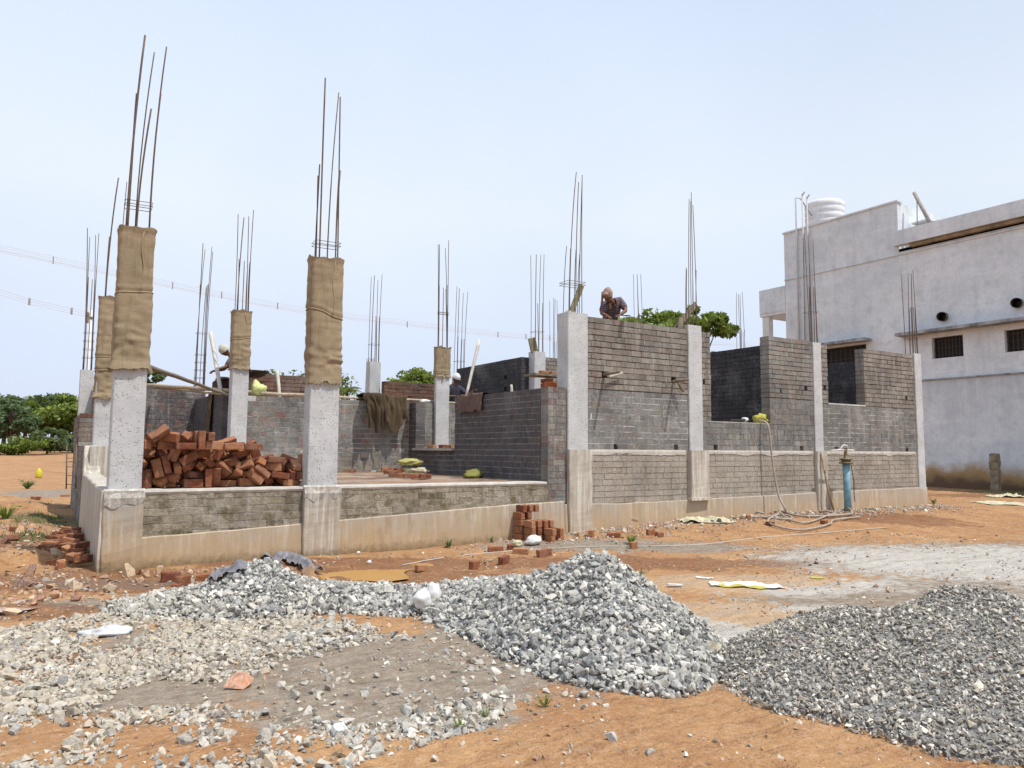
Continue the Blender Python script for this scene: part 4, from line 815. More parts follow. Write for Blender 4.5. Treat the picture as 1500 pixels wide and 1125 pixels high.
tag(stones('brick_crumbs', np.stack([x, y, zf+R*.3], -1), R, flat_rot(n, .6), heap_cols(n, [(.26, .09, .045), (.34, .14, .07), (.18, .07, .045), (.4, .22, .13)]), STN), 'crumbs of broken red brick around the stack and the heap', 'brick rubble', kind='stuff')
# neat stack leaning on the plinth
S0 = at_ground(762, 785); gx, gy = 6.52, 9.98
gz0 = lh(gx, gy)
k = 0
names = []
for row in range(3):
    for j in range(5-(row > 0)):
        put_brick(gx+.06+j*.118, gy-.02, gz0+.055+row*.112, math.pi/2, 0, math.pi/2+random.uniform(-.05, .05), 'reddish brick in the stepped stack against the plinth wall', 'stepped brick stack against the plinth')
for row in range(4):
    for j in range(2):
        put_brick(gx+.02+j*.13+random.uniform(-.01, .01), gy+.24, gz0+.055+row*.112, math.pi/2, 0, math.pi/2+random.uniform(-.06, .06), 'reddish brick in the stepped stack against the plinth wall', 'stepped brick stack against the plinth')
for j in range(3):
    put_brick(gx+.06+j*.115, gy+.23, gz0+.055+.45, math.pi/2, 0, math.pi/2+random.uniform(-.05, .05), 'reddish brick in the stepped stack against the plinth wall', 'stepped brick stack against the plinth')
for row in range(2):
    put_brick(gx+.3, gy-.23, gz0+.055+row*.11, math.pi/2, 0, math.pi/2+random.uniform(-.1, .1), 'reddish brick in the stepped stack against the plinth wall', 'stepped brick stack against the plinth')
    put_brick(gx+.45, gy-.21, gz0+.055+row*.11, math.pi/2, 0, math.pi/2+.15, 'reddish brick in the stepped stack against the plinth wall', 'stepped brick stack against the plinth')
singles = [(726, 808, 0, .1, 0, 'long brick left of the row lying on the red earth'), (763, 811, 0, -.2, 0, 'brick lying second in the row on the red earth'), (797, 815, 1, .6, 0, 'dark half brick on edge, last in the row on the red earth'), (748, 805, 0, 1.5, .45, 'small brick chip between the first two bricks of the row'),
           (738, 826, 1, 1.2, 0, 'brick with a pale dusty top in front of the row'), (695, 834, 1, .9, .6, 'brick stump standing behind the gravel ridge'), (617, 836, 0, .5, .6, 'broken brick at the edge of the muddy puddle'), (866, 786, 1, 1.3, .7, 'brick end right of the stepped stack'),
           (899, 787, 0, -.15, 0, 'brick lying alone between the stack and the yellow sack'), (953, 784, 1, .4, .6, 'dark broken brick below the pale boulder'), (966, 786, 0, .2, .5, 'thin brick piece touching the dark broken brick'), (928, 804, 1, .3, .45, 'brick nub beside the green weed'),
           (1097, 762, 1, 1.3, .7, 'dark brick end beside the coiled hose'), (1128, 770, 0, .3, .6, 'brick chip inside the hose coil'), (1207, 768, 0, .5, .4, 'brick chip under the right side of the hose coil'),
           (250, 852, 1, .5, .9, 'left of two broken bricks near the tarpaulin'), (268, 858, 1, 1.4, .8, 'upright broken brick near the tarpaulin'), (258, 866, 0, .2, .4, 'brick chip below the two broken bricks'), (52, 733, 1, .1, 1.3, 'square brown block in the grass at the left'),
           (95, 728, 0, .1, 2.0, 'long dusty block beside the footing at the left'), (70, 806, 0, .05, 1.5, 'long tan block on the dug soil at left'), (25, 778, 0, .1, .9, 'dark brick half sunk in the soil at the far left'), (18, 790, 0, .4, .8, 'rounded brick on the soil at the far left'), (300, 850, 0, .3, .8, 'dark brick against the left end of the tarpaulin')]
for (px, py, edge, rz, s, lab) in singles:
    p = hit(px, py); s_ = (s if s else 1); rr = -YAW+rz
    put_brick(p.x, p.y, p.z+(.05 if edge else .035), math.pi/2 if edge else random.uniform(-.06, .06), random.uniform(-.08, .08), rr, lab, None, 'loose_brick', (s_ if s_ < 1 else 1, 1 if s_ <= 1 else 1.0, 1))
# bricks on the verandah floor and on the ledge
def gZ(px, py, z): d = ray(px, py); return O+d*((z-EYE)/d.z)
for i, (px, py, edge, rz) in enumerate([(516, 687, 0, 0), (568, 686, 1, .4), (577, 684, 0, .8), (590, 685, 0, .1), (600, 686, 0, -.4), (570, 694, 0, .3), (578, 698, 1, .2), (583, 693, 1, 1.0), (590, 699, 0, 1.2), (600, 700, 0, .4), (612, 701, 0, .1), (622, 701, 0, .6)]):
    p = gZ(px, py, .97)
    if p.y > 15.9: p = gY(px, 600, 15.6); 
    put_brick(p.x, p.y, .97+(.054 if edge else .038), math.pi/2 if edge else 0, 0, -YAW+rz, 'brick left lying on the wet verandah floor', 'bricks scattered on the verandah floor')
for i, Yv in enumerate((14.2, 14.55, 15.1)): put_brick(7.33, Yv, 1.545, 0, 0, 1.4+.2*i, 'brick resting on the pale doorway ledge', 'bricks on the doorway ledge')

# ------------------------------------------------------------------ sacks, sheets, bags
WHP = M_('white_woven_plastic', lambda n: m_plain(n, (.74, .73, .70), .25, 20, .6, .003))
YEL = M_('yellow_printed_plastic', lambda n: m_plain(n, (.50, .42, .07), .3, 9, .6, .003))
CRM = M_('cream_woven_plastic', lambda n: m_plain(n, (.62, .57, .38), .45, 10, .7, .01))
YGR = M_('yellow_green_sack', lambda n: m_plain(n, (.46, .43, .14), .5, 9, .7, .012))
DARKF = M_('dark_cloth', lambda n: m_plain(n, (.05, .045, .04), .3, 12, .9, .004))
def sheet(c, ang, lx, ly, seed, mats, label, h=.06, cat='plastic sheet', name='plastic_sheet', stripe=None, taper=.25):
    mb = MB(); nu, nv = 34, 20; ca, sa = math.cos(ang), math.sin(ang); P = []
    for i in range(nu):
        row = []
        for j in range(nv):
            u = i/(nu-1)-.5; v = j/(nv-1)-.5
            w = 1-taper*abs(u)*2*(.5+nz(seed, u*2, 0, 1)); uu = u*lx*(1+.15*nz(v*3, seed, 1, 1)); vv = v*ly*w*(1+.35*nz(u*3.5, seed, 5, 1))+.1*ly*nz(u*5, seed+3, 1, 1)
            x = c[0]+uu*ca-vv*sa; y = c[1]+uu*sa+vv*ca
            f = abs(nz(u*4+seed, v*3, 1, 1))*1.3+.5*abs(nz(u*9, v*8, seed, 1)); e = 1-max(abs(u), abs(v))*1.5
            row.append((x, y, th(x, y)+.008+h*max(0, f)*max(.15, e)))
        P.append(row)
    nv_ = nv; V = [p for r in P for p in r]; Fc = []; mi = []
    for i in range(nu-1):
        for j in range(nv-1):
            Fc.append((i*nv+j, (i+1)*nv+j, (i+1)*nv+j+1, i*nv+j+1))
    o0 = len(mb.f); mb.add(V, Fc, 0, (1, 1, 1), True)
    if stripe:
        for k in range(len(Fc)):
            i, j = divmod(k, nv-1)
            if stripe(i/(nu-1), j/(nv-1)): mb.m[o0+k] = 1
    return tag(mb.build(name, mats), label, cat)
p = hit(1092, 857); sheet(p, -YAW+.0-.12, .78, .36, 3, [WHP, YEL], 'torn white sack with a yellow band lying flat on the earth between the gravel heaps', .07, 'sack', 'empty_sack', lambda u, v: (v < .14 and u < .7 and u > .12) or (.13 < u < .18))
p = hit(1032, 848); sheet(p, -YAW-.3, .2, .08, 5, [WHP, YEL], 'small white scrap beside the yellow banded sack', .02, 'plastic sheet', 'plastic_scrap')
p = hit(1035, 764); sheet(p, -YAW+.1, 1.0, .55, 8, [CRM, DARKF], 'cream sack crumpled on the ground near the hose', .22, 'sack', 'empty_sack', lambda u, v: .5 < u < .72 and .0 < v < .25)
p = hit(1470, 738); sheet(p, -YAW+.0, 1.4, .9, 12, [CRM, DARKF], 'pale sheet lying near the stone post at the right', .1)
p = hit(1475, 728); sheet(p, -YAW+.1, 1.0, .7, 15, [CRM, CRM], 'second pale sheet folded on the grass by the white building', .2)
p = hit(1197, 847); sheet(p, -YAW, .16, .1, 18, [YEL, YEL], 'tiny yellow wrapper on the sandy ground', .01, 'wrapper', 'wrapper')
p = hit(988, 860); q = hit(992, 863); mb = MB(); mb.beam((p.x-.07, p.y+.03, p.z+.03), (p.x+.08, p.y-.04, p.z+.02), .05, .018); tag(mb.build('wood_offcut', WHP), 'pale wood offcut on the right slope of the coarse gravel heap', 'wood')
TARP = M_('grey_tarpaulin', lambda n: m_plain(n, (.25, .24, .26), .5, 7, .7, .006))
def tarp_strip(pixs, w, seed, label):
    pts = [hit(*p) for p in pixs]; mb = MB(); P = []; n = 60
    for i in range(n):
        t = i/(n-1)*(len(pts)-1); k = min(int(t), len(pts)-2); f = t-k; a = pts[k].lerp(pts[k+1], f); dirv = (pts[k+1]-pts[k]).normalized(); sd = Vector((-dirv.y, dirv.x, 0)).normalized()
        ww = w*(.6+.6*math.sin(math.pi*i/(n-1)))*(1+.5*nz(i*.15, seed, 0, 1)); row = []
        for j in range(15):
            v = j/14-.5; x = a.x+sd.x*v*ww; y = a.y+sd.y*v*ww
            row.append((x, y, th(x, y)+.03+.09*abs(nz(x*9, y*9, seed, 1))+.03*abs(nz(x*16, y*16, seed, 1))+.05*(1-abs(v)*2)))
        P.append(row)
    mb.grid(P); return tag(mb.build('tarpaulin', TARP), label, 'tarpaulin')
tarp_strip([(388, 826), (405, 819), (425, 822), (448, 834), (470, 843)], .17, 4, 'crumpled grey tarpaulin on the crest of the left gravel mound')
tarp_strip([(308, 860), (322, 850), (345, 842), (362, 836)], .13, 14, 'smaller bluish scrap of tarpaulin at the left foot of the gravel mound')
def blob(c, r, seed, sx=1, sy=1, sz=1, wr=.18, n=22, m=14, knot=None):
    mb = MB(); V = []; P = []
    for i in range(n):
        row = []
        for j in range(m+1):
            th_ = 2*math.pi*i/n; ph = -math.pi/2+math.pi*j/m; d = Vector((math.cos(ph)*math.cos(th_), math.cos(ph)*math.sin(th_), math.sin(ph)))
            e = 1+wr*nz(d.x*1.4, d.y*1.4, d.z*1.4+seed, 1)+wr*.55*nz(d.x*4.5, d.y*4.5, d.z*4.5+seed, 1)
            row.append((c[0]+d.x*r*sx*e, c[1]+d.y*r*sy*e, max(c[2]-r*sz*.75, c[2]+d.z*r*sz*e)))
        P.append(row)
    mb.grid(P, wrap=True); return mb
p = hit(625, 889)
mb = blob((p.x-.055, p.y-.02, p.z+.07), .085, 2, 1, 1, 1.1, .28); mb2 = blob((p.x+.07, p.y+.0, p.z+.09), .085, 6, .8, .75, 1.5, .32)
bag = mb.build('plastic_bag', WHP, None, (p.x, p.y, p.z)); tag(bag, 'white knotted plastic bag in the dip of the gravel ridge', 'bag'); mb2.build('bag_ear', WHP, bag)
p = at_ground(764, 778); mb = blob((6.42, 9.62, lh(6.42, 9.62)+.07), .105, 3, 1.35, .8, .75, .3); tag(mb.build('plastic_bag', WHP), 'white bag slumped against the stepped brick stack', 'bag')
mb = blob((6.15, 9.66, lh(6.15, 9.66)+.04), .07, 9, 1.1, .9, .8, .35); tag(mb.build('plastic_bag', CRM), 'little cream bag left of the white bag at the stack', 'bag')
p = hit(156, 931); mb = blob((p.x, p.y, p.z+.03), .1, 12, 1.7, .7, .45, .5); tag(mb.build('plastic_bag', M_('clear_plastic', lambda n: m_plain(n, (.6, .6, .6), .3, 20, .25, .004, spec=.8))), 'crumpled translucent plastic on the stones at left', 'bag')
for (px, py) in ((541, 826), (525, 812)):
    p = hit(px, py); mb = blob((p.x, p.y, p.z+.02), .03, px, 1, .7, .9, .3, 12, 8); tag(mb.build('plastic_cup', WHP), 'crushed white cup in the muddy puddle' if py == 826 else 'crushed white cup on the bank behind the puddle', 'cup')
# cement sacks on the verandah floor
for (px, py, z, L_, mt, lab, dz) in ((628, 686, .96, .56, CRM, 'lower cream sack on the verandah floor', 0), (622, 677, .96, .62, YGR, 'yellow sack lying on top of the cream sack', .16)):
    p0_ = Vector((6.62, 14.35, .96)) if not dz else Vector((6.5, 14.4, .96)); mb = blob((p0_.x, p0_.y, p0_.z+.08+dz), .1, px, L_/.25, 1.4, .8, .55, 30, 18)
    tag(mb.build('sack', mt), lab, 'sack')
mb = blob((6.85, 12.3, 1.02), .11, 31, 2.0, 1.5, .95, .5, 24, 12); tag(mb.build('sack', M_('olive_sack', lambda n: m_plain(n, (.25, .24, .06), .5, 8, .8, .01))), 'olive green sack slumped by the dark cross wall', 'sack')
# things on the sill of the wide opening
mb = blob((12.72, 10.5, 2.16), .1, 5, 1.9, 1.0, 1.1, .45, 24, 12); tag(mb.build('sack', M_('bright_yellow_sack', lambda n: m_plain(n, (.48, .46, .07), .4, 9, .6, .006))), 'bright yellow sack on the sill of the wide opening', 'sack')
mb = MB(); mb.beam((11.75, 10.5, 2.12), (12.2, 10.5, 2.13), .12, .04, 0); mb.tube([(12.2, 10.5, 2.13), (12.32, 10.5, 2.15)], [.06, .035], 8, 1); tag(mb.build('hand_trowel', [DARKF, WHP]), 'long dark float with a white end on the sill', 'tool')
# far yellow can
p = at_ground(58, 677); mb = MB(); mb.lathe((p.x, p.y, p.z), [(.2, 0), (.22, .1), (.22, .5), (.1, .62), (.08, .72)], 14); pot = mb.build('water_pot', M_('bright_yellow_plastic', lambda n: m_plain(n, (.6, .5, .03), .2, 5, .5, 0)), None, (p.x, p.y, p.z)); pot.scale = (.62, .62, .62); tag(pot, 'bright yellow water can far out in the field', 'can')
# hoses and borehole pipe
HOSE = M_('pinkish_white_hose', lambda n: m_plain(n, (.42, .355, .29), .35, 9, .6, 0)); 
def smooth_path(pts, n=8):
    out = []; P = [Vector(p) for p in pts]
    for i in range(len(P)-1):
        a = P[max(i-1, 0)]; b = P[i]; c = P[i+1]; d_ = P[min(i+2, len(P)-1)]
        for k in range(n):
            t = k/n; out.append(.5*((2*b)+(c-a)*t+(2*a-5*b+4*c-d_)*t*t+(3*b-3*c+d_-a)*t*t*t))
    out.append(P[-1]); return out
def hose(pix, r, label, lift=.02, name='hose', mat=None, cat='hose', n=8):
    pts = []
    for p in pix:
        if len(p) == 2: q = at_ground(*p); pts.append((q.x, q.y, th(q.x, q.y)+lift+r))
        else: pts.append(p)
    mb = MB(); mb.tube(smooth_path(pts, n), r, 7); return tag(mb.build(name, mat or HOSE), label, cat)
cx0, cy0 = 12.35, YF-.13
hose([(12.6, 10.55, 2.12), (12.62, 10.42, 2.13), (12.66, 10.25, 2.0), (12.70, 10.2, 1.3), (12.74, 10.1, .6), (12.78, 9.98, .26), (1124, 748), (1140, 752), (1165, 758), (1200, 760), (1235, 758), (1248, 754), (1240, 749), (1205, 745), (1160, 742), (1120, 743), (1107, 747), (1108, 754), (1120, 755)], .021, 'pale hose hanging over the sill and coiled on the ground')
hose([(1118, 745), (1135, 752), (1160, 766), (1185, 768), (1215, 758), (1225, 757), (1205, 752), (1170, 747), (1150, 750), (1135, 760)], .019, 'middle loop of hose lying inside the coil')
hose([(1090, 762), (1110, 760), (1130, 762), (1155, 764), (1160, 761), (1150, 757), (1135, 758), (1125, 768), (1150, 777), (1180, 778), (1215, 772), (1222, 766), (1260, 760)], .019, 'outer hose loop nearest to the camera')
hose([(1000, 752), (1050, 752), (1080, 752), (1105, 751)], .015, 'thin hose end running from the cream sack to the coil')
hose([(590, 828), (640, 818), (690, 812), (740, 808), (800, 804), (870, 803), (960, 800), (1040, 796), (1120, 788), (1200, 782), (1300, 774)], .008, 'thin pale string laid along the ground in front of the house', .0, 'string_line', M_('pale_string', lambda n: m_plain(n, (.5, .45, .38), .2, 30, .9, 0)), 'string', 5)
BLUE = M_('blue_pipe_paint', lambda n: m_plain(n, (.24, .45, .53), .4, 9, .6, .002)); BRASS = M_('brassy_fitting', lambda n: m_plain(n, (.24, .18, .10), .5, 20, .6, .002, .3))
bx, by = gY(1240, 700, 10.02).x, 10.02; bz = lh(bx, by)
well = thing('borehole_pipe', 'light blue borehole pipe standing in front of the wall near the hose', 'pipe', (bx, by, bz))
mb = MB(); mb.tube([(bx+.02, by, bz-.2), (bx+.01, by, bz+.5), (bx, by, bz+1.02)], .076, 20); mb.build('casing', BLUE, well)
mb = MB(); mb.lathe((bx, by, bz+1.02), [(.15, 0), (.15, .03), (.1, .035), (.1, .08), (.135, .085), (.135, .11), (.05, .12), (.04, .18), (.03, .3), (.03, .34)], 18); mb.build('well_head', BRASS, well)
mb = MB(); mb.tube([(bx-.5, by+.02, bz+1.30), (bx-.2, by, bz+1.32), (bx, by, bz+1.32), (bx+.3, by, bz+1.31)], .018, 7); mb.tube(smooth_path([(bx-.2, by, bz+1.33), (bx-.12, by-.03, bz+1.42), (bx, by-.04, bz+1.4), (bx+.05, by, bz+1.33)]), .016, 7); mb.build('outlet_pipe', WHP, well)
mb = MB(); mb.tube(smooth_path([(bx+.04, by-.08, bz+1.05), (bx+.08, by-.11, bz+.7), (bx+.1, by-.1, bz+.4), (bx+.12, by-.1, bz+.2)]), .009, 5); mb.build('cable', DARKF, well)
mb = MB(); xx = gY(1222, 700, 10.1).x; mb.tube([(xx-.02, 10.12, lh(xx, 10.1)), (xx-.1, 10.2, .7), (xx-.14, 10.3, 1.46)], .022, 7); tag(mb.build('riser_pipe', M_('rusty_pipe', lambda n: m_plain(n, (.36, .26, .16), .4, 10, .7, .002))), 'thin tan pipe leaning on the wall left of the blue borehole pipe', 'pipe')
# puddles
def puddle(poly, dz, name, mat, seed):
    pts = [at_ground(*p) for p in poly]; sp = smooth_path([tuple(p) for p in pts]+[tuple(pts[0])], 6)[:-1]; c = sum(sp, Vector())/len(sp); z = min(lh(p.x, p.y) for p in sp)
    zz = sum(lh(p.x, p.y) for p in sp)/len(sp)*.5+lh(c.x, c.y)*.5+dz
    mb = MB(); V = [(c.x, c.y, zz)]+[(p.x+.09*nz(p.x*3, p.y*6, seed, 1), p.y+.09*nz(p.x*3, p.y*6, seed+5, 1), zz) for p in sp]; n = len(sp)
    mb.add(V, [(0, 1+i, 1+(i+1) % n) for i in range(n)]); return tag(mb.build(name, mat), None, kind='structure')
def m_water(n, c, r=.06):
    t = NT(n, r); t.b.inputs['Specular IOR Level'].default_value = .5; a = t.noise(3, 4)
    t.color(t.mix(a, c, tuple(x*1.25 for x in c))); t.bump(t.noise(25, 3), .0015, .3); return t.m
puddle([(455, 830), (500, 824), (560, 822), (620, 823), (640, 826), (610, 832), (590, 838), (600, 846), (560, 850), (500, 848), (460, 842)], .004, 'puddle_water', M_('muddy_orange_water', lambda n: m_water(n, (.36, .19, .045), .3)), 1)
puddle([(0, 884), (40, 878), (80, 877), (95, 881), (70, 887), (40, 893), (5, 896), (-40, 890)], .0, 'puddle_water', M_('sky_water', lambda n: m_water(n, (.35, .22, .16), .08)), 2)
# ------------------------------------------------------------------ white building on the right
def m_render(name):
    t = NT(name, .9); a = t.noise(.7, 6, .65); b = t.noise(1.0, 6, .65, t.mapping(t.pos(), (2.5, 2.5, .35))); c2 = t.noise(12, 5, .7)
    c = t.mix(t.ramp(a, [(.35, 0), (.68, 1)]), (.66, .70, .72), (.82, .85, .86))
    c = t.mix(t.ramp(b, [(.5, 0), (.75, .5)]), c, (.48, .49, .52)); c = t.mix(t.ramp(c2, [(.35, .35), (.6, 0)]), c, (.4, .41, .44)); c = t.mix(t.ramp(t.noise(3, 6, .7), [(.5, 0), (.66, .5)]), c, (.46, .47, .49)); c = t.mix(t.ramp(t.noise(1.0, 4, .6, t.mapping(t.pos(), (.5, .5, 3.2))), [(.55, 0), (.66, .35)]), c, (.8, .82, .86))
    z = t.sep(t.pos())[2]
    st = t.noise(1.0, 6, .6, t.mapping(t.pos(), (3.5, 3.5, .22), loc=(2, 1, 0)))
    top = t.ramp(t.math('SUBTRACT', t.math('MULTIPLY', z, .2), t.math('MULTIPLY', st, .5)), [(.28, 0), (.62, 1)])
    below = t.ramp(z, [(.0, 1), (1.0, 1)])
    lowm = t.math('LESS_THAN', z, 4.2)
    c = t.mix(t.math('MULTIPLY', t.math('MULTIPLY', top, lowm), .45), c, (.27, .27, .28))
    zz = t.math('ADD', z, t.math('MULTIPLY', t.noise(1.1, 5, .6), 1.1))
    c = t.mix(t.ramp(t.math('MULTIPLY', zz, .4), [(.52, .95), (.68, 0)]), c, (.40, .25, .10))
    c = t.mix(t.ramp(t.math('MULTIPLY', zz, .4), [(.36, .9), (.5, 0)]), c, (.12, .075, .05))
    t.color(c); t.bump(c2, .01, .5); return t.m
RND = M_('weathered_white_render', m_render)
LEDG = M_('stained_ledge', lambda n: m_plain(n, (.42, .42, .43), .7, 3, .9, .004))
DARKW = M_('dark_window', lambda n: m_plain(n, (.02, .015, .013), 0, 4, .5, 0))
GRIL = M_('brown_grille', lambda n: m_plain(n, (.07, .045, .04), .2, 9, .6, 0))
WHT = M_('white_paint', lambda n: m_plain(n, (.78, .78, .78), .15, 4, .7, .002))
wb = thing('white_building', 'large white rendered building with flat roof and small dark windows', 'building', (34, 13, 0))
def wall_x(mb, X, ya, yb, z0, z1, holes, th_=.25):
    ys_ = sorted({ya, yb, *[h for hh in holes for h in hh[:2]]}); zs_ = sorted({z0, z1, *[h for hh in holes for h in hh[2:]]})
    for a, b in zip(ys_[:-1], ys_[1:]):
        for c, d in zip(zs_[:-1], zs_[1:]):
            if any(h[0] <= a and b <= h[1] and h[2] <= c and d <= h[3] for h in holes): continue
            mb.add([(X, a, c), (X, b, c), (X, b, d), (X, a, d)], [(0, 3, 2, 1)])
    for h in holes:
        for q_ in ([(X, h[0], h[2]), (X+th_, h[0], h[2]), (X+th_, h[0], h[3]), (X, h[0], h[3])], [(X, h[1], h[2]), (X+th_, h[1], h[2]), (X+th_, h[1], h[3]), (X, h[1], h[3])],
                   [(X, h[0], h[2]), (X+th_, h[0], h[2]), (X+th_, h[1], h[2]), (X, h[1], h[2])], [(X, h[0], h[3]), (X+th_, h[0], h[3]), (X+th_, h[1], h[3]), (X, h[1], h[3])]):
            mb.add(q_, [(0, 1, 2, 3)])
WIN = [(14.0, 15.12, 4.97, 5.76), (11.3, 12.62, 4.95, 5.72), (17.75, 19.75, 4.8, 5.86), (7.5, 8.8, 4.95, 5.72)]
mb = MB(); XW = 28.0
wall_x(mb, XW, 3, 21.57, 4.22, 9.4, WIN); wall_x(mb, XW-.04, 3, 21.57, -.2, 4.18, [])
mb.add([(XW, 16.25, 9.4), (XW, 21.57, 9.4), (XW, 21.57, 11.32), (XW, 16.25, 11.32)], [(0, 3, 2, 1)])
mb.add([(XW, 21.57, -.2), (42, 21.57, -.2), (42, 21.57, 11.32), (XW, 21.57, 11.32)], [(0, 3, 2, 1)])
mb.add([(XW, 3, -.2), (42, 3, -.2), (42, 3, 9.9), (XW, 3, 9.9)], [(0, 1, 2, 3)]); mb.add([(42, 3, -.2), (42, 21.57, -.2), (42, 21.57, 9.9), (42, 3, 9.9)], [(0, 1, 2, 3)])
mb.build('wall', RND, wb)
mb = MB(); mb.box(XW+.005, 16.25, 9.4, XW+.25, 21.565, 11.32); mb.box(XW+.25, 16.25, 9.4, 42, 16.5, 11.31); mb.box(XW-.05, 16.2, 11.32, XW+.3, 21.62, 11.39); mb.build('tall_parapet', RND, wb)
mb = MB(); mb.box(XW-.32, 3, 9.5, XW+.02, 16.3, 10.07); mb.build('roof_band', RND, wb)
mb = MB(); mb.box(XW-.22, 3, 9.36, XW-.003, 15.7, 9.49); mb.build('rusty_gutter', M_('rust_stain', lambda n: m_plain(n, (.36, .27, .17), .7, 2, .9, .003)), wb)
mb = MB(); mb.box(XW, 3, 9.3, 41.9, 16.24, 9.42); mb.box(XW+.3, 16.5, 10.4, 41.9, 21.5, 10.5); mb.build('roof', LEDG, wb)
for (a, b, z) in ((3, 16.25, 5.93), (17.5, 19.8, 5.93)):
    mb = MB(); mb.box(XW-.5, a, z, XW+.0-.002, b, z+.11, 0, (1, 1, 1), .01); mb.build('window_hood', LEDG, wb)
for z, d_ in ((9.2, .02), (4.2, .07)):
    mb = MB(); mb.box(XW-d_-.03, 3.0, z-.03, XW-.002, 21.57, z+.02, 0, (1, 1, 1), .004); mb.build('drip_ledge', LEDG if z < 5 else RND, wb)
for (a, b, c, d) in WIN:
    mb = MB(); mb.box(XW+.2, a, c, XW+.24, b, d); w = mb.build('window', DARKW, wb)
    mb = MB(); n_ = 9
    for i in range(n_): yy = a+(b-a)*(i+.5)/n_; mb.box(XW+.12, yy-.012, c, XW+.14, yy+.012, d)
    for i in range(3): zz = c+(d-c)*(i+.5)/3; mb.box(XW+.141, a, zz-.012, XW+.155, b, zz+.012)
    mb.build('grille', GRIL, w)
for (y, z) in ((14.65, 6.5), (12.15, 6.6), (8.0, 6.6)):
    mb = MB(); mb.tube([(XW-.25, y-.05, z-.02), (XW+.05, y, z)], .17, 16, 0, cap=False); mb.tube([(XW-.02, y, z), (XW-.01, y, z)], .16, 16, 1); mb.build('exhaust_pipe', [M_('olive_pipe', lambda n: m_plain(n, (.16, .15, .09), .4, 6)), DARKW], wb)
mb = MB(); mb.box(XW+.0, 21.58, 7.7, XW+3, 23.0, 7.85); mb.box(XW-.02, 21.575, 7.85, XW+.13, 23.0, 8.95); mb.box(XW+.13, 22.86, 7.85, XW+3, 23.0, 8.95); mb.build('balcony', RND, wb)
mb = MB(); mb.box(XW+.05, 22.55, 0, XW+.35, 22.9, 7.7); mb.build('balcony_pillar', WHT, wb)
mb = MB(); mb.box(XW+.0, 21.58, -.1, XW+3, 23.6, 4.9); mb.build('porch_base', WHT, wb)
mb = MB(); mb.box(XW+1.0, 15.2, 9.42, XW+2.2, 16.2, 10.5); mb.box(XW+.7, 15.4, 10.5, XW+2.4, 16.1, 10.56); mb.build('stair_head', WHT, wb)
tp = gX(1208, 318, 31.5); tank = thing('water_tank', 'round white ribbed plastic water tank on the roof', 'tank', (tp.x, tp.y, 10.5))
prof = [(.88, 0), (.9, .05)]
for k in range(9): z = .1+k*.155; prof += [(.9, z), (.875, z+.03), (.875, z+.05), (.9, z+.08)]
TZ = (gX(1210, 293, 31.5).z-10.5)
prof = [(r, z*(TZ-.25)/1.5) for r, z in prof]+[(.9, TZ-.22), (.8, TZ-.14), (.6, TZ-.09), (.3, TZ-.07)]
mb = MB(); mb.lathe((tp.x, tp.y, 10.5), prof, 28); mb.build('tank_body', WHT, tank); mb = MB(); mb.lathe((tp.x, tp.y, 10.5+TZ-.1), [(.32, 0), (.32, .08), (.25, .1)], 20); mb.build('lid', WHT, tank)
GP = M_('grey_pipe', lambda n: m_plain(n, (.5, .5, .5), .2, 9, .5, 0))
a0 = gX(1163, 289, 27.8); a1 = gX(1196, 292, 28.6)
mb = MB(); mb.tube([(27.9, a0.y, 3.5), (27.9, a0.y, a0.z), (28.2, a0.y-.05, a0.z), (31.0, tp.y+.3, a0.z)], .035, 6); tag(mb.build('water_pipe', GP), 'thin grey pipe rising past the roof edge and bending to the tank', 'pipe')
for i, px in enumerate((1173, 1180)):
    a0 = gX(px, 283+i*4, 27.8); mb = MB(); mb.tube([(27.88, a0.y, 3.5), (27.88, a0.y, a0.z)], .03, 6); mb.tube([(27.88, a0.y, a0.z-.1), (27.88, a0.y-.15, a0.z+.05)], .03, 6); tag(mb.build('vent_pipe', GP), 'forked vent pipe in front of the white building, '+('left' if i == 0 else 'right')+' of the pair', 'pipe')
a = gX(1339, 282, 28.6); b = gX(1368, 327, 28.6); mb = MB(); mb.tube([a, b-Vector((0, 0, .3))], .07, 6); mb.tube([gX(1343, 292, 28.6), gX(1343, 325, 28.6)-Vector((0, 0, .6))], .02, 5); tag(mb.build('leaning_pole', M_('grey_wood', lambda n: m_plain(n, (.42, .38, .33), .4, 10))), 'wooden pole leaning on the roof of the white building', 'pole')
# stone post by the wall
pp = Vector((27.2, 12.75, .2)); mb = MB()
for k in range(6): mb.box(pp.x-.12, pp.y-.12, k*.26-.1, pp.x+.12, pp.y+.12, k*.26+.16, 0, (1, 1, 1), .02)
tag(mb.build('stone_post', M_('mossy_stone', lambda n: m_plain(n, (.36, .29, .2), .6, 4, .95, .02))), 'mossy stone post in front of the stained white wall', 'post')

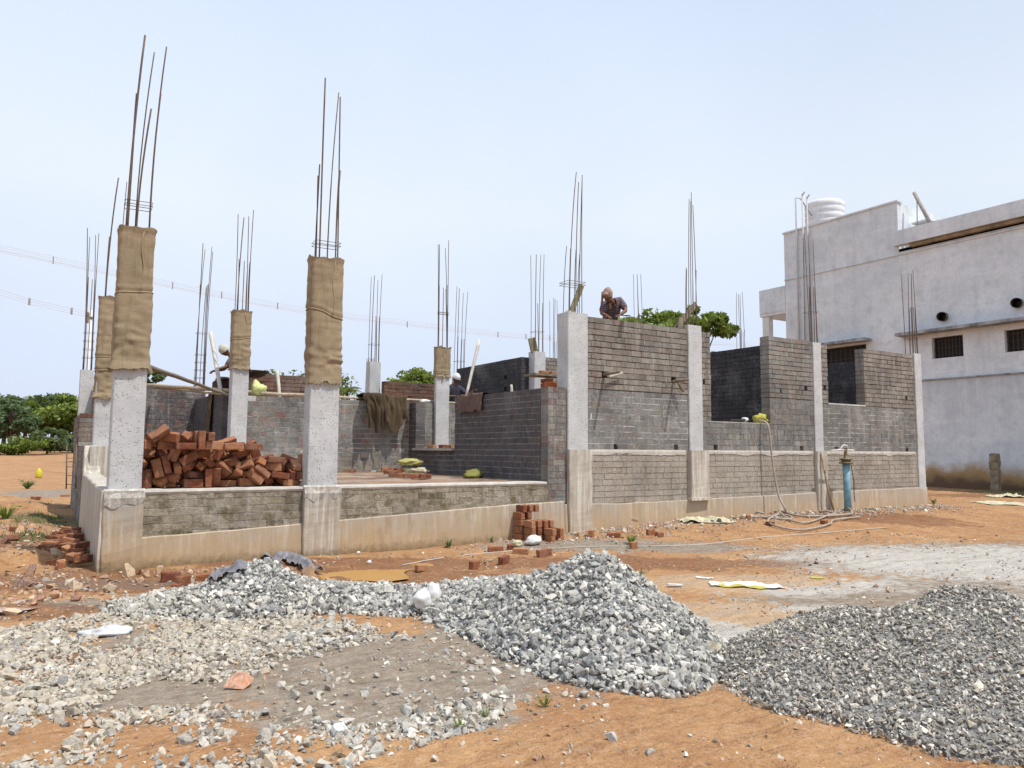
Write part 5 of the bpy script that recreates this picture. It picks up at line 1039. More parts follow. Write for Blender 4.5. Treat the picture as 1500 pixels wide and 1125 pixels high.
# ------------------------------------------------------------------ vegetation
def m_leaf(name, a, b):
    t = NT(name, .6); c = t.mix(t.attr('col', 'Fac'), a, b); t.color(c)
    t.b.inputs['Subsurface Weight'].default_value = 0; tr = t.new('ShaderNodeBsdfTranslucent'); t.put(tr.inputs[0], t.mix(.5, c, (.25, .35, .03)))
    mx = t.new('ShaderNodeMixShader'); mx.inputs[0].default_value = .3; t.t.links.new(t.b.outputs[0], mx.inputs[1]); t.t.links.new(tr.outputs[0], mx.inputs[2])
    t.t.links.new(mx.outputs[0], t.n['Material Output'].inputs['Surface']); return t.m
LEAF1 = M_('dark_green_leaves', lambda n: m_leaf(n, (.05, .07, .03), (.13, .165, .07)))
LEAF2 = M_('bright_green_leaves', lambda n: m_leaf(n, (.05, .085, .014), (.20, .26, .05)))
LEAF3 = M_('grey_green_leaves', lambda n: m_leaf(n, (.06, .10, .05), (.16, .22, .11)))
LEAF4 = M_('pale_green_leaves', lambda n: m_leaf(n, (.06, .10, .015), (.25, .31, .07)))
PALM = M_('palm_fronds', lambda n: m_leaf(n, (.05, .08, .02), (.15, .19, .05)))
BARK = M_('tree_bark', lambda n: m_plain(n, (.15, .11, .08), .5, 5, .95, .02))
def tree(base, h, rx, rz, zc, label, leafm, nleaf, ls, seed, nclump=40, trunk=.18, name='tree', group=None, cat='tree', clump=.32):
    r = np.random.default_rng(seed); t = thing(name, label, cat, base, group); bx_, by_, bz_ = base
    cl = []
    while len(cl) < nclump:
        v = r.normal(size=3); v /= np.linalg.norm(v); rad = r.uniform(.35, 1.0)**.6
        p_ = np.array([v[0]*rx*rad, v[1]*rx*rad, zc+v[2]*rz*rad*(1 if v[2] > 0 else .75)])
        cl.append(p_)
    cl = np.array(cl); k = r.integers(0, nclump, nleaf)
    d = r.normal(size=(nleaf, 3)); d /= np.linalg.norm(d, axis=1)[:, None]; rad = r.random(nleaf)**.45
    cr = rx*clump*r.uniform(.6, 1.25, nclump)
    c = cl[k]+d*(cr[k]*rad)[:, None]*np.array([1, 1, .62]); c += np.array(base)
    u = r.normal(size=(nleaf, 3)); u /= np.linalg.norm(u, axis=1)[:, None]; w = np.cross(u, r.normal(size=(nleaf, 3))); w /= np.linalg.norm(w, axis=1)[:, None]
    s_ = ls*r.uniform(.6, 1.4, nleaf)[:, None]; V = np.stack([c-u*s_, c+w*s_*.55, c+u*s_, c-w*s_*.55], 1).reshape(-1, 3)-np.array(base)
    me = bpy.data.meshes.new('crown'); me.vertices.add(len(V)); me.vertices.foreach_set('co', V.astype(np.float32).ravel()); me.loops.add(len(V)); me.polygons.add(nleaf)
    me.loops.foreach_set('vertex_index', np.arange(len(V), dtype=np.int32)); me.polygons.foreach_set('loop_start', np.arange(0, len(V), 4, dtype=np.int32)); me.update(calc_edges=True); me.materials.append(leafm)
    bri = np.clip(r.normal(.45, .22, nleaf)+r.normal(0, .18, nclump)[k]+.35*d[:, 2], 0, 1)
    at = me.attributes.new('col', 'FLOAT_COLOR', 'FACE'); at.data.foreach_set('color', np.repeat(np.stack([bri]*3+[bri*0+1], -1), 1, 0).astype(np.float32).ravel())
    o = bpy.data.objects.new('crown', me); COL.objects.link(o); o.parent = t
    mb = MB(); top = Vector(base)+Vector((0, 0, zc)); mb.tube([Vector(base)-Vector((0, 0, .2)), Vector(base)+Vector((.1*trunk*5, 0, zc*.5)), top], [trunk, trunk*.75, trunk*.4], 8)
    for i in range(0, nclump, 2):
        a_ = Vector(base)+Vector((0, 0, zc*random.uniform(.45, .9))); b_ = Vector(base)+Vector(cl[i]); m_ = a_.lerp(b_, .5)+Vector((0, 0, .06*h)); mb.tube([a_, m_, b_], [trunk*.38, trunk*.22, trunk*.08], 5)
    mb.build('trunk', BARK, t); return t
def wp(px, Yd, dz=0): p = gY(px, 640, Yd); return (p.x, p.y, float(base_h(p.x, p.y))+dz)
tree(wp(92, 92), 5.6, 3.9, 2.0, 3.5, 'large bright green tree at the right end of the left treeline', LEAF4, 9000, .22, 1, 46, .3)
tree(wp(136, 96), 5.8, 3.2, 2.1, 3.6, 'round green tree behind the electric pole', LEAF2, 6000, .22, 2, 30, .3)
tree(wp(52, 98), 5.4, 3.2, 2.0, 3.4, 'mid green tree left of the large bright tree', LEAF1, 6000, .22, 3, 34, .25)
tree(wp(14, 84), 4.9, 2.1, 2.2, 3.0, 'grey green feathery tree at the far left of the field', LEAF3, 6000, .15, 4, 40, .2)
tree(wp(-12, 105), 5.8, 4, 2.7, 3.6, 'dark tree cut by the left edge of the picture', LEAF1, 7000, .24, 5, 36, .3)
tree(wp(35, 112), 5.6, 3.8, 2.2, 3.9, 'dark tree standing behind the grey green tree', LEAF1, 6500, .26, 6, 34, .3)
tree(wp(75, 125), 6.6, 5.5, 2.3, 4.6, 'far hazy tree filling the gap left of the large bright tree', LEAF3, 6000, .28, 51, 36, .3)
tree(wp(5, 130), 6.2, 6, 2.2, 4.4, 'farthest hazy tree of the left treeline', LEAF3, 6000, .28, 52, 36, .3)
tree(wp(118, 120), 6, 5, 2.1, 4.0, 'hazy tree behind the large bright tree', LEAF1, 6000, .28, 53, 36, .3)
tree(wp(70, 80), 2.6, 1.8, 1.1, 1.3, 'low dark bush at the foot of the left treeline', LEAF1, 3000, .15, 7, 20, .1, 'bush', cat='bush')
tree(wp(108, 84), 2.2, 2.3, .8, .9, 'low olive bush beneath the large bright tree', LEAF3, 3000, .15, 8, 20, .1, 'bush', cat='bush')
tree(wp(28, 78), 1.6, 2.2, .7, .8, 'low green hedge plant at the edge of the field', LEAF2, 2500, .13, 9, 18, .08, 'bush', cat='bush')
tree(wp(178, 60), 9.5, 2.4, 3.2, 5.3, 'thin feathery tree showing behind the leftmost column', LEAF3, 4000, .16, 10, 30, .2, clump=.25)
tree(wp(215, 62), 8.6, 1.8, 2.2, 5.1, 'thin olive tree showing right of the leftmost column', LEAF3, 2200, .16, 11, 20, .18, clump=.25)
tree(wp(603, 62), 7.0, 2.7, 1.5, 6.3, 'pale green bushy tree beyond the back wall', LEAF4, 6000, .16, 12, 36, .25)
tree(wp(705, 60), 6.3, 2.2, 1.4, 5.2, 'hidden low tree right of the pale green one', LEAF2, 2500, .16, 13, 20, .25) if False else None
tree(wp(430, 70), 6.2, 6.0, 1.5, 5.9, 'row of dark foliage behind the red back wall', LEAF1, 6000, .18, 14, 40, .25)
tree(wp(1020, 25.5), 8, 1.95, 1.2, 7.05, 'broad leaved green tree behind the right column of the tall wall', LEAF4, 2300, .17, 15, 24, .16, clump=.26)
tree(wp(1046, 25.0), 6.5, 1.05, .38, 5.62, 'drooping green branch crown beside the tall wall', LEAF4, 420, .15, 115, 8, .05, clump=.4)
tree(wp(950, 27), 7.2, 2.5, .8, 7.0, 'lower green tree behind the middle of the tall wall', LEAF4, 3600, .15, 16, 30, .15)
def palm(base, h, label, seed, n=15, L_=1.9):
    r = random.Random(seed); t = thing('palm_tree', label, 'palm', base); b = Vector(base); mb = MB(); mb.tube([b, b+Vector((.1, 0, h*.5)), b+Vector((0, 0, h))], [.16, .12, .1], 8); mb.build('trunk', BARK, t)
    mb = MB(); c = b+Vector((0, 0, h))
    for i in range(n):
        a = 6.283*i/n+r.uniform(-.2, .2); el = r.uniform(.1, 1.25); dr = Vector((math.cos(a), math.sin(a), 0)); L2 = L_*r.uniform(.8, 1.1); pts = []
        for k in range(9): s_ = k/8; pts.append(c+dr*(L2*s_*math.cos(el*(1-.4*s_)))+Vector((0, 0, L2*(math.sin(el)*s_-.75*s_*s_))))
        for k in range(8):
            a_, b_ = pts[k], pts[k+1]; dd = (b_-a_).normalized(); sd = dd.cross(Vector((0, 0, 1))).normalized()
            for q_ in (0, .33, .66):
                o_ = a_.lerp(b_, q_); w = .42*L2*math.sin(math.pi*min(1, (k+q_+.6)/8.8))**.7*.6
                for s2 in (-1, 1):
                    tip = o_+sd*s2*w+dd*w*.5-Vector((0, 0, w*.45)); g = r.random(); mb.add([o_, o_+dd*.05, tip], [(0, 1, 2)], 0, (g, g, g))
    mb.build('fronds', PALM, t); return t
palm(wp(507, 60), 5.6, 'palm beyond the back wall right of the second front column', 3)
palm(wp(443, 64), 5.9, 'small palm crown showing left of the second front column', 4)
palm(wp(26, 118), 6.0, 'distant palm top above the left treeline', 6, 13, 1.8)
palm(wp(45, 120), 6.4, 'second distant palm above the left treeline', 7, 13, 1.8)
# weeds
def weed(px, py, h, label, seed, n=26, spread=.5, m=None):
    p = hit(px, py); r = random.Random(seed); mb = MB()
    for i in range(n):
        a = r.uniform(0, 6.28); d = Vector((math.cos(a), math.sin(a), 0)); l_ = h*r.uniform(.4, 1.1); b = p+d*r.uniform(0, h*.15); tip = b+d*l_*spread*r.uniform(.3, 1)+Vector((0, 0, l_)); s_ = Vector((-d.y, d.x, 0))*h*.07; g = r.uniform(.2, 1)
        mb.add([b-s_*.3, b+s_*.3, tip.lerp(b, .4)+s_, tip, tip.lerp(b, .4)-s_], [(0, 1, 2, 3, 4)], 0, (g, g, g))
        if i % 3 == 0:
            q_ = tip; mb.add([q_+Vector((r.uniform(-1, 1), r.uniform(-1, 1), r.uniform(-.3, .6)))*h*.2 for _ in range(4)], [(0, 1, 2, 3)], 0, (g, g, g))
    return tag(mb.build('weed', m or LEAF3, None, tuple(p)), label, 'weed')
weed(630, 795, .17, 'leafy weed at the foot of the plinth below the verandah', 1, 34, .8)
weed(657, 803, .14, 'spindly weed just right of the first weed by the plinth', 2)
weed(691, 793, .12, 'small weed by the plinth left of the brick stack', 3)
weed(720, 795, .12, 'faint weed stalk nearest to the brick stack', 4, 10)
weed(925, 797, .14, 'bright green weed on the earth behind the big gravel peak', 5, 44, 1.0, LEAF2)
weed(797, 1036, .07, 'tiny green weed at the edge of the red earth', 6, 20, 1, LEAF2)
weed(712, 1052, .06, 'tiny weed among the last loose stones', 7, 20, 1, LEAF2)
weed(676, 1070, .06, 'low weed left of the tiny ones near the bottom', 8, 20, 1, LEAF2)
weed(40, 716, .3, 'pale leafy weed clump behind the brown block at left', 9, 60, 1.2)
weed(8, 760, .25, 'green weed tuft at the left edge', 10, 50, 1.0, LEAF2)
weed(1368, 738, .15, 'small pale weed at the far corner of the house', 11, 30, 1.1)
# grass tufts as one ground cover
mb = MB(); r = random.Random(4)
for (l_, d_, rl, rd, n_) in ((1.35, 9.3, .3, .2, 30), (-8.6, 15, 1.3, 1.5, 900), (-7.6, 11.8, .9, .5, 300), (19, 24, 3.5, 2.5, 1200), (-9, 19, 2.5, 1.5, 600)):
    for i in range(n_):
        a = r.gauss(0, .5)*rl+l_; b = r.gauss(0, .5)*rd+d_; x, y = from_ld(a, b)
        if y > 10.2 and .4 < x < 18.8: continue
        z = lh(x, y) if i % 1 == 0 else 0; h_ = r.uniform(.02, .06)*(1+.04*d_); an = r.uniform(0, 6.28); dx, dy = math.cos(an)*h_*.15, math.sin(an)*h_*.15; g = r.random()
        mb.add([(x-dx, y-dy, z), (x+dx, y+dy, z), (x+r.uniform(-.5, .5)*h_, y+r.uniform(-.5, .5)*h_, z+h_)], [(0, 1, 2)], 0, (g, g, g))
tag(mb.build('grass', LEAF3), 'thin patches of short grass on the bare earth', 'grass', kind='stuff')

# ------------------------------------------------------------------ power lines, pole, pylon
WIRE = M_('hazy_cable', lambda n: m_plain(n, (.6, .57, .61), 0, 1, .7, 0))
def line(pix, Yd, offs, label, r, sp, spacer=True):
    t = thing('power_line', label, 'power line', tuple(gY(*pix[0], Yd))); pts = smooth_path([gY(*p, Yd) for p in pix], 10)
    for (dy, dz) in offs:
        mb = MB(); mb.tube([p+Vector((0, dy, dz)) for p in pts], r, 4); mb.build('cable', WIRE, t)
    for k in sp:
        p = gY(*k, Yd); mb = MB(); zs_ = [o[1] for o in offs]; mb.beam(p+Vector((0, .1, min(zs_)-.05)), p+Vector((0, .1, max(zs_)+.05)), .1, .1, 0, (1, 1, 1), (0, 1, 0)); mb.build('spacer', M_('grey_spacer', lambda n: m_plain(n, (.3, .29, .3), 0, 1, .7, 0)), t)
line([(-60, 350), (0, 364), (80, 381), (240, 415), (400, 447), (500, 462), (600, 474), (730, 490), (815, 495), (1100, 505)], 90, [(0, .35), (0, .12), (0, -.12), (0, -.35), (1, .0)], 'faint bundle of overhead cables crossing the sky with small spacers', .019, [(78, 381), (171, 401), (253, 418), (325, 432), (407, 448), (470, 457), (597, 475), (730, 490), (771, 493), (806, 495)])
line([(-60, 414), (0, 428), (43, 441), (105, 455), (133, 461)], 45, [(0, .12), (0, 0), (0, -.14)], 'short bundle of cables running to the electric pole at left', .012, [(43, 441), (105, 455)])
b = gY(133, 640, 45); tpz = gY(133, 460, 45)
t = thing('electric_pole', 'slim white electric pole behind the left columns', 'pole', (tpz.x, 45, 0)); mb = MB(); mb.tube([(tpz.x, 45, 0), (tpz.x, 45, tpz.z+.2)], [.12, .08], 8); mb.build('shaft', M_('pale_pole_concrete', lambda n: m_plain(n, (.66, .66, .67), .1, 4)), t)
mb = MB(); mb.box(tpz.x-.25, 44.9, tpz.z-.25, tpz.x+.1, 45.1, tpz.z-.15); mb.lathe((tpz.x-.15, 44.95, tpz.z-.15), [(.06, 0), (.09, .06), (.06, .12), (.09, .18), (.04, .25)], 8); mb.lathe((tpz.x-.15, 44.95, tpz.z-.5), [(.06, 0), (.09, .06), (.06, .12), (.09, .18), (.04, .24)], 8); mb.build('insulator', M_('brown_insulator', lambda n: m_plain(n, (.2, .17, .15), 0)), t)
pb = gY(540, 640, 150); pt_ = gY(540, 524, 150); pz = float(base_h(pb.x, pb.y)); mb = MB(); hw0, hw1 = 1.0, .55
def pc(s1, s2, z): f = (z-pz)/(pt_.z-pz); w = hw0+(hw1-hw0)*f; return Vector((pb.x+s1*w, 150+s2*w, z))
nn = 12; zl = [pz+(pt_.z-pz)*k/nn for k in range(nn+1)]
for s1, s2 in ((-1, -1), (1, -1), (1, 1), (-1, 1)): mb.beam(pc(s1, s2, zl[0]), pc(s1, s2, zl[-1]), .12, .12)
for k in range(nn):
    for (a, b_) in (((-1, -1), (1, -1)), ((1, -1), (1, 1)), ((1, 1), (-1, 1)), ((-1, 1), (-1, -1))): mb.beam(pc(*a, zl[k]), pc(*b_, zl[k+1]), .08, .08); mb.beam(pc(*b_, zl[k]), pc(*a, zl[k+1]), .08, .08)
tag(mb.build('lattice_tower', M_('hazy_steel', lambda n: m_plain(n, (.5, .51, .54), 0, 1, .7, 0))), 'hazy lattice tower far behind the verandah', 'tower')

# ------------------------------------------------------------------ scaffold poles, planks, tools
BAMB = M_('pale_bamboo', lambda n: m_plain(n, (.50, .41, .28), .45, 14, .8, .003)); WOOD = M_('weathered_wood', lambda n: m_plain(n, (.27, .22, .16), .5, 9, .9, .004)); PALEW = M_('pale_timber', lambda n: m_plain(n, (.62, .58, .50), .3, 9, .85, .003))
def pole(a, b, r, label, mat=BAMB, name='bamboo_pole', cat='pole', group=None):
    a = Vector(a); b = Vector(b); mb = MB(); n = 8; pts = [a.lerp(b, k/n)+Vector((0, 0, .02*nz(k*.6, a.x, a.y, 1))) for k in range(n+1)]; mb.tube(pts, [r*(1-.2*k/n) for k in range(n+1)], 7); return tag(mb.build(name, mat), label, cat, group)
pole(gY(219, 538, 10.75), gY(333, 578, 15.9), .035, 'long pole slanting down from the leftmost column to the back wall', WOOD)
pole(gY(214, 564, 19.8), gY(336, 572, 16.3), .05, 'pale pole lying along the top of the far left wall')
pole(gY(228, 567, 19.7), gY(345, 580, 16.2), .03, 'thinner pale pole below the long one on the far left wall')
pole((3.55, 16.2, 2.66), (6.2, 16.22, 2.63), .035, 'bamboo pole lying on the grey back wall left of the sacking')
pole((6.95, 16.2, 2.66), (8.6, 16.25, 2.62), .03, 'bamboo pole lying on the grey back wall behind the middle column')
pole(gY(309, 488, 17.5), gY(324, 577, 16.4), .05, 'upright pale timber left of the bending worker', PALEW, 'timber_post', 'post')
pole(gY(406, 544, 16.6), gY(410, 577, 16.4)-Vector((0, 0, .1)), .045, 'short white post standing on the grey back wall', PALEW, 'timber_post', 'post')
pole(gY(702, 498, 13.2), gY(683, 580, 13.0), .035, 'pale stick leaning on the shaded cross wall', PALEW, 'stick', 'stick')
pole(gX(751, 573, 7.4)-Vector((0, 0, .2)), gX(749, 564, 7.4), .03, 'stub of a stick behind the cross wall', PALEW, 'stick', 'stick')
mb = MB(); a = gY(852, 418, 10.55); b = Vector((7.78, 10.5, 3.9)); mb.beam(a, b, .1, .035, 0, (1, 1, 1), (0, 1, 0)); tag(mb.build('timber_offcut', M_('olive_timber', lambda n: m_plain(n, (.24, .21, .13), .4, 9))), 'plank stub standing on the column left of the tall wall', 'wood')
mb = MB(); mb.beam((7.66, 10.42, 3.915), (7.83, 10.6, 3.93), .09, .03); tag(mb.build('wood_chip', PALEW), 'flat wood chip on top of the column left of the tall wall', 'wood')
mb = MB(); mb.beam(gY(1019, 445, 10.7), Vector((10.35, 10.55, 3.85)), .1, .04, 0, (1, 1, 1), (0, 1, 0)); mb.beam((10.42, 10.5, 3.86), (10.45, 10.5, 4.1), .12, .05, 0, (1, 1, 1), (0, 1, 0)); tag(mb.build('timber_offcut', WOOD), 'weathered forked timber standing at the right end of the tall wall', 'wood')
mb = MB(); mb.beam((10.82, 16.2, 4.05), (10.72, 16.2, 4.42), .22, .04, 0, (1, 1, 1), (0, 1, 0)); tag(mb.build('timber_offcut', M_('olive_timber', None)), 'green grey board on top of the far inner column', 'wood')
# putlog stubs in the upper lift
def stub(x, z, dx, L_, label):
    mb = MB(); mb.tube([(x, 10.55, z), (x+dx*.5, 10.35, z+.01), (x+dx, 10.4-L_, z+.02)], [.035, .03, .028], 7); return tag(mb.build('putlog_stub', WOOD), label, 'pole')
stub(8.46, 2.84, -.02, .42, 'scaffold stub poking from the left hole of the tall wall'); stub(10.15, 2.8, -.02, .4, 'scaffold stub poking from the right hole of the tall wall')
mb = MB(); mb.beam((8.5, 10.32, 2.81), (8.82, 10.33, 2.9), .03, .03); tag(mb.build('lath', PALEW), 'pale lath sticking sideways out of the left hole of the tall wall', 'wood')
mb = MB(); mb.beam((10.19, 10.3, 2.78), (10.3, 10.28, 2.62), .05, .05); tag(mb.build('rope_end', WOOD), 'frayed stub end below the right hole of the tall wall', 'rope')
# stirrup ladder at left
lt_ = thing('rebar_ladder', 'rusty rebar ladder cage standing left of the house', 'rebar', (-.2, 15.2, 0)); a = gY(98, 652, 15.6); b = gY(97, 716, 15.4); c = gY(112, 652, 15.6); d = gY(111, 716, 15.4)
for p_, q_ in ((a, b), (c, d)): mb = MB(); mb.tube([p_, q_], .012, 6); mb.build('rail', RUST, lt_)
for k in range(5): t_ = (k+.5)/5; mb = MB(); mb.tube([a.lerp(b, t_), c.lerp(d, t_)], .007, 5); mb.build('rung', RUST, lt_)
# mixing pans and bucket
PAN = M_('dark_steel_pan', lambda n: m_plain(n, (.09, .07, .06), .4, 12, .6, .002, .5))
p = gY(372, 545, 16.9); mb = MB(); mb.lathe((p.x, p.y, p.z-.13), [(.1, 0), (.2, .04), (.32, .13), (.33, .15), (.30, .14), (.18, .06)], 20); o = mb.build('mortar_pan', PAN); tag(o, 'dark shallow mortar pan right of the slim column', 'pan')
tab = thing('work_trestle', 'brick trestle carrying a plank behind the end of the cross wall', 'trestle', (9.6, 14.0, 1.46))
xa = gY(783, 550, 13.4); xb = gY(818, 550, 13.4)
mb = MB(); mb.box(xa.x-.05, 13.3, xa.z-.0, xb.x+.1, 13.75, xa.z+.05); mb.build('plank', WOOD, tab)
for xx_ in (gY(801, 560, 13.5).x, gY(825, 560, 13.5).x+.1):
    mb = MB(); z = 1.46
    while z < xa.z-.06: mb.box(xx_-.1, 13.4, z, xx_+.1, 13.6, z+.09, 0, random.choice([(.4, .13, .07), (.46, .2, .1)]), .003); z += .1
    mb.build('brick_pier', M_('trestle_brick', lambda n: m_plain(n, (1, 1, 1), .3, 9, .9, .004, use_col=True)), tab)
for k, (px_, py_) in enumerate(((797, 546), (810, 547))):
    p = gY(px_, py_, 13.5); put_brick(p.x, p.y, xa.z+.05+.04, 0, 0, .3*k, 'brick resting on the plank of the trestle', 'bricks on the trestle plank')
p = gY(808, 568, 13.0); mb = MB(); mb.lathe((p.x, p.y, p.z-.2), [(.12, 0), (.16, .3), (.165, .31)], 16); tag(mb.build('bucket', M_('orange_plastic', lambda n: m_plain(n, (.55, .17, .07), .2, 9, .5))), 'orange red bucket under the trestle plank', 'bucket')
p = gY(372, 568, 16.25); mb = blob((3.78, 16.25, 2.72), .14, 8, 1.2, .8, 1.1, .5); tag(mb.build('sack', M_('lime_sack', lambda n: m_plain(n, (.62, .66, .28), .3, 12, .7, .01))), 'pale lime green sack on the grey back wall beside the slim column', 'sack')
p = gY(623, 582, 16.2); mb = blob((p.x, 16.2, 2.62), .1, 11, 1.5, .8, .5, .3); tag(mb.build('plastic_bag', WHP), 'white bag lying on the back wall left of the middle column', 'bag')

# ------------------------------------------------------------------ people
def skin_mesh(nodes, edges, mat, name, parent, sub=2):
    me = bpy.data.meshes.new(name+'_rig'); me.from_pydata([n[0] for n in nodes], edges, []); ob = bpy.data.objects.new(name+'_rig', me); COL.objects.link(ob)
    ob.modifiers.new('s', 'SKIN'); sv = me.skin_vertices[0].data
    for i, n_ in enumerate(nodes): r_ = n_[1]; sv[i].radius = r_ if isinstance(r_, tuple) else (r_, r_); sv[i].use_root = (i == 0)
    sd = ob.modifiers.new('d', 'SUBSURF'); sd.levels = sub; sd.render_levels = sub
    dg = bpy.context.evaluated_depsgraph_get(); dg.update(); m2 = bpy.data.meshes.new_from_object(ob.evaluated_get(dg)); bpy.data.objects.remove(ob)
    m2.name = name; m2.materials.clear(); m2.materials.append(mat)
    m2.polygons.foreach_set('use_smooth', [True]*len(m2.polygons)); return m2
def join_meshes(ms, name, mats, parent, off):
    V = []; Fc = []; mi = []
    for m, k in ms:
        o = len(V); V += [tuple(Vector(v.co)-off) for v in m.vertices]; Fc += [tuple(o+i for i in p.vertices) for p in m.polygons]; mi += [k]*len(m.polygons)
    me = bpy.data.meshes.new(name); me.from_pydata(V, [], Fc); [me.materials.append(x) for x in mats]; me.polygons.foreach_set('material_index', mi); me.polygons.foreach_set('use_smooth', [True]*len(Fc))
    ob = bpy.data.objects.new(name, me); COL.objects.link(ob); ob.parent = parent; return ob
SKIN = M_('brown_skin', lambda n: m_plain(n, (.17, .085, .05), .1, 20, .6, .001)); HAIR = M_('black_hair', lambda n: m_plain(n, (.015, .013, .012), 0, 20, .7, .003))
def checked(n, a, b_, c_):
    t = NT(n, .9); v = t.mapping(t.pos(), (1, 1, 1)); w = t.new('ShaderNodeTexWave', bands_direction='X'); w.inputs['Scale'].default_value = 7; t.put(w.inputs[0], v); w2 = t.new('ShaderNodeTexWave', bands_direction='Z'); w2.inputs['Scale'].default_value = 7; t.put(w2.inputs[0], v)
    c = t.mix(t.ramp(w.outputs['Fac'], [(.7, 0), (.8, .5)]), a, b_); c = t.mix(t.ramp(w2.outputs['Fac'], [(.7, 0), (.8, .5)]), c, c_); t.color(c); t.bump(t.noise(14, 3), .01, .6); return t.m
def person(J, label, shirt, lower, headgear, gear_mat):
    """J: world joint positions"""
    j = {k: Vector(v) for k, v in J.items()}; root = thing('person', label, 'person', tuple(j['foot_l'].lerp(j['foot_r'], .5))); off = Vector(root.location)
    N = [(j['pelvis'], (.13, .1)), (j['waist'], (.125, .095)), (j['chest'], (.15, .105)), (j['neck'], .055), (j['jaw'], .06)]; E = [(0, 1), (1, 2), (2, 3), (3, 4)]
    def chain(st, items):
        p_ = st
        for pos_, r_ in items: N.append((pos_, r_)); E.append((p_, len(N)-1)); p_ = len(N)-1
        return p_
    for s in 'lr':
        chain(2, [(j['sh_'+s], .058), (j['sh_'+s].lerp(j['el_'+s], .4), .047), (j['el_'+s], .037), (j['el_'+s].lerp(j['wr_'+s], .4), .036), (j['wr_'+s], .024)])
        chain(0, [(j['hip_'+s], .095), (j['hip_'+s].lerp(j['kn_'+s], .4), .08), (j['kn_'+s], .056), (j['kn_'+s].lerp(j['foot_'+s], .35), .055), (j['foot_'+s]+Vector((0, 0, .06)), .036), (j['foot_'+s]+Vector((.02, -.12, .02)), .03), (j['foot_'+s]+Vector((.02, -.18, .015)), .022)])
    body = skin_mesh(N, E, SKIN, 'body', root); parts = [(body, 0)]
    for s in 'lr':
        w = j['wr_'+s]; d = (w-j['el_'+s]).normalized(); sd = d.orthogonal().normalized() if abs(d.z) > .95 else d.cross(Vector((0, 0, 1))).normalized(); up_ = sd.cross(d)
        parts.append((skin_mesh([(w, (.026, .02)), (w+d*.05, (.036, .016)), (w+d*.085, (.036, .014))], [(0, 1), (1, 2)], SKIN, 'palm', root), 0))
        for k, ln in enumerate((.066, .075, .07, .055)):
            b0 = w+d*.082+sd*(.027-.018*k); b1 = b0+(d*.8-up_*.35)*ln*.5; b2 = b1+(d*.35-up_*.85)*ln*.5; parts.append((skin_mesh([(b0, .0095), (b1, .0085), (b2, .007)], [(0, 1), (1, 2)], SKIN, 'f', root, 1), 0))
        b0 = w+d*.03+sd*.03; parts.append((skin_mesh([(b0, .012), (b0+(d*.5+sd*.8)*.035, .01), (b0+(d*.9+sd*.5)*.062-up_*.02, .008)], [(0, 1), (1, 2)], SKIN, 'f', root, 1), 0))
    # head: ellipsoid with brow, nose, ears
    hc = j['head']; fwd = j['look'].normalized(); side = fwd.cross(Vector((0, 0, 1))).normalized(); upv = side.cross(fwd); V = []; n_, m_ = 20, 14; mb = MB(); P = []
    for i in range(n_):
        row = []
        for k in range(m_+1):
            a = 2*math.pi*i/n_; ph = -math.pi/2+math.pi*k/m_; dx, dy, dz = math.cos(ph)*math.cos(a), math.cos(ph)*math.sin(a), math.sin(ph)
            r_ = 1.0; fr = .098*(1 if dx < 0 else .95); e = 0
            if dx > .6: e += .022*math.exp(-((dy)/.14)**2-((dz+.18)/.16)**2); e += .006*math.exp(-((dz-.2)/.1)**2); e -= .008*(math.exp(-((abs(dy)-.33)/.13)**2-((dz-.02)/.1)**2)); e += .006*math.exp(-(dy/.25)**2-((dz+.5)/.09)**2)
            nar = 1-.22*max(0, -dz)
            row.append(hc+fwd*(dx*fr*nar+e)+side*(dy*.076*nar)+upv*(dz*.118))
        P.append(row)
    mb.grid(P, wrap=True)
    for s in (-1, 1): mb.lathe((0, 0, 0), [(.001, 0)], 3) if False else mb.tube([hc+side*s*.072-fwd*.01+upv*.02, hc+side*s*.088-fwd*.02+upv*.0, hc+side*s*.074-fwd*.01-upv*.035], [.016, .014, .01], 8)
    hm = bpy.data.meshes.new('h'); hm.from_pydata([tuple(v) for v in mb.v], [], mb.f); parts.append((hm, 0))
    em = MB()
    for s in (-1, 1): c = hc+side*s*.03+fwd*.083+upv*.004; em.lathe(tuple(c-Vector((0, 0, .007))), [(.004, 0), (.010, .006), (.008, .012), (.003, .015)], 8)
    e_ = bpy.data.meshes.new('e'); e_.from_pydata([tuple(v) for v in em.v], [], em.f); parts.append((e_, 1))
    join_meshes(parts, 'body', [SKIN, M_('eye_white', lambda n: m_plain(n, (.5, .48, .45), 0, 1, .3, 0))], root, off)
    for m in bpy.data.meshes[:]: pass
    # clothes
    Ns = [(j['pelvis'], (.15, .12)), (j['waist'], (.145, .115)), (j['chest'], (.185, .145)), (j['chest'].lerp(j['neck'], .7), (.105, .09))]; Es = [(0, 1), (1, 2), (2, 3)]
    for s in 'lr':
        k = len(Ns); Ns += [(j['sh_'+s], .092), (j['sh_'+s].lerp(j['el_'+s], .45), .078), (j['sh_'+s].lerp(j['el_'+s], .85), .068)]; Es += [(2, k), (k, k+1), (k+1, k+2)]
    join_meshes([(skin_mesh(Ns, Es, shirt, 'shirt', root), 0)], 'shirt', [shirt], root, off)
    Ns = [(j['pelvis'], (.155, .125))]; Es = []
    for s in 'lr':
        k = len(Ns); Ns += [(j['hip_'+s], .115), (j['hip_'+s].lerp(j['kn_'+s], .5), .1), (j['kn_'+s], .082), (j['kn_'+s].lerp(j['foot_'+s], .6), .07)]; Es += [(0, k), (k, k+1), (k+1, k+2), (k+2, k+3)]
    join_meshes([(skin_mesh(Ns, Es, lower, 'trousers', root), 0)], 'trousers', [lower], root, off)
    hb = MB(); P = []
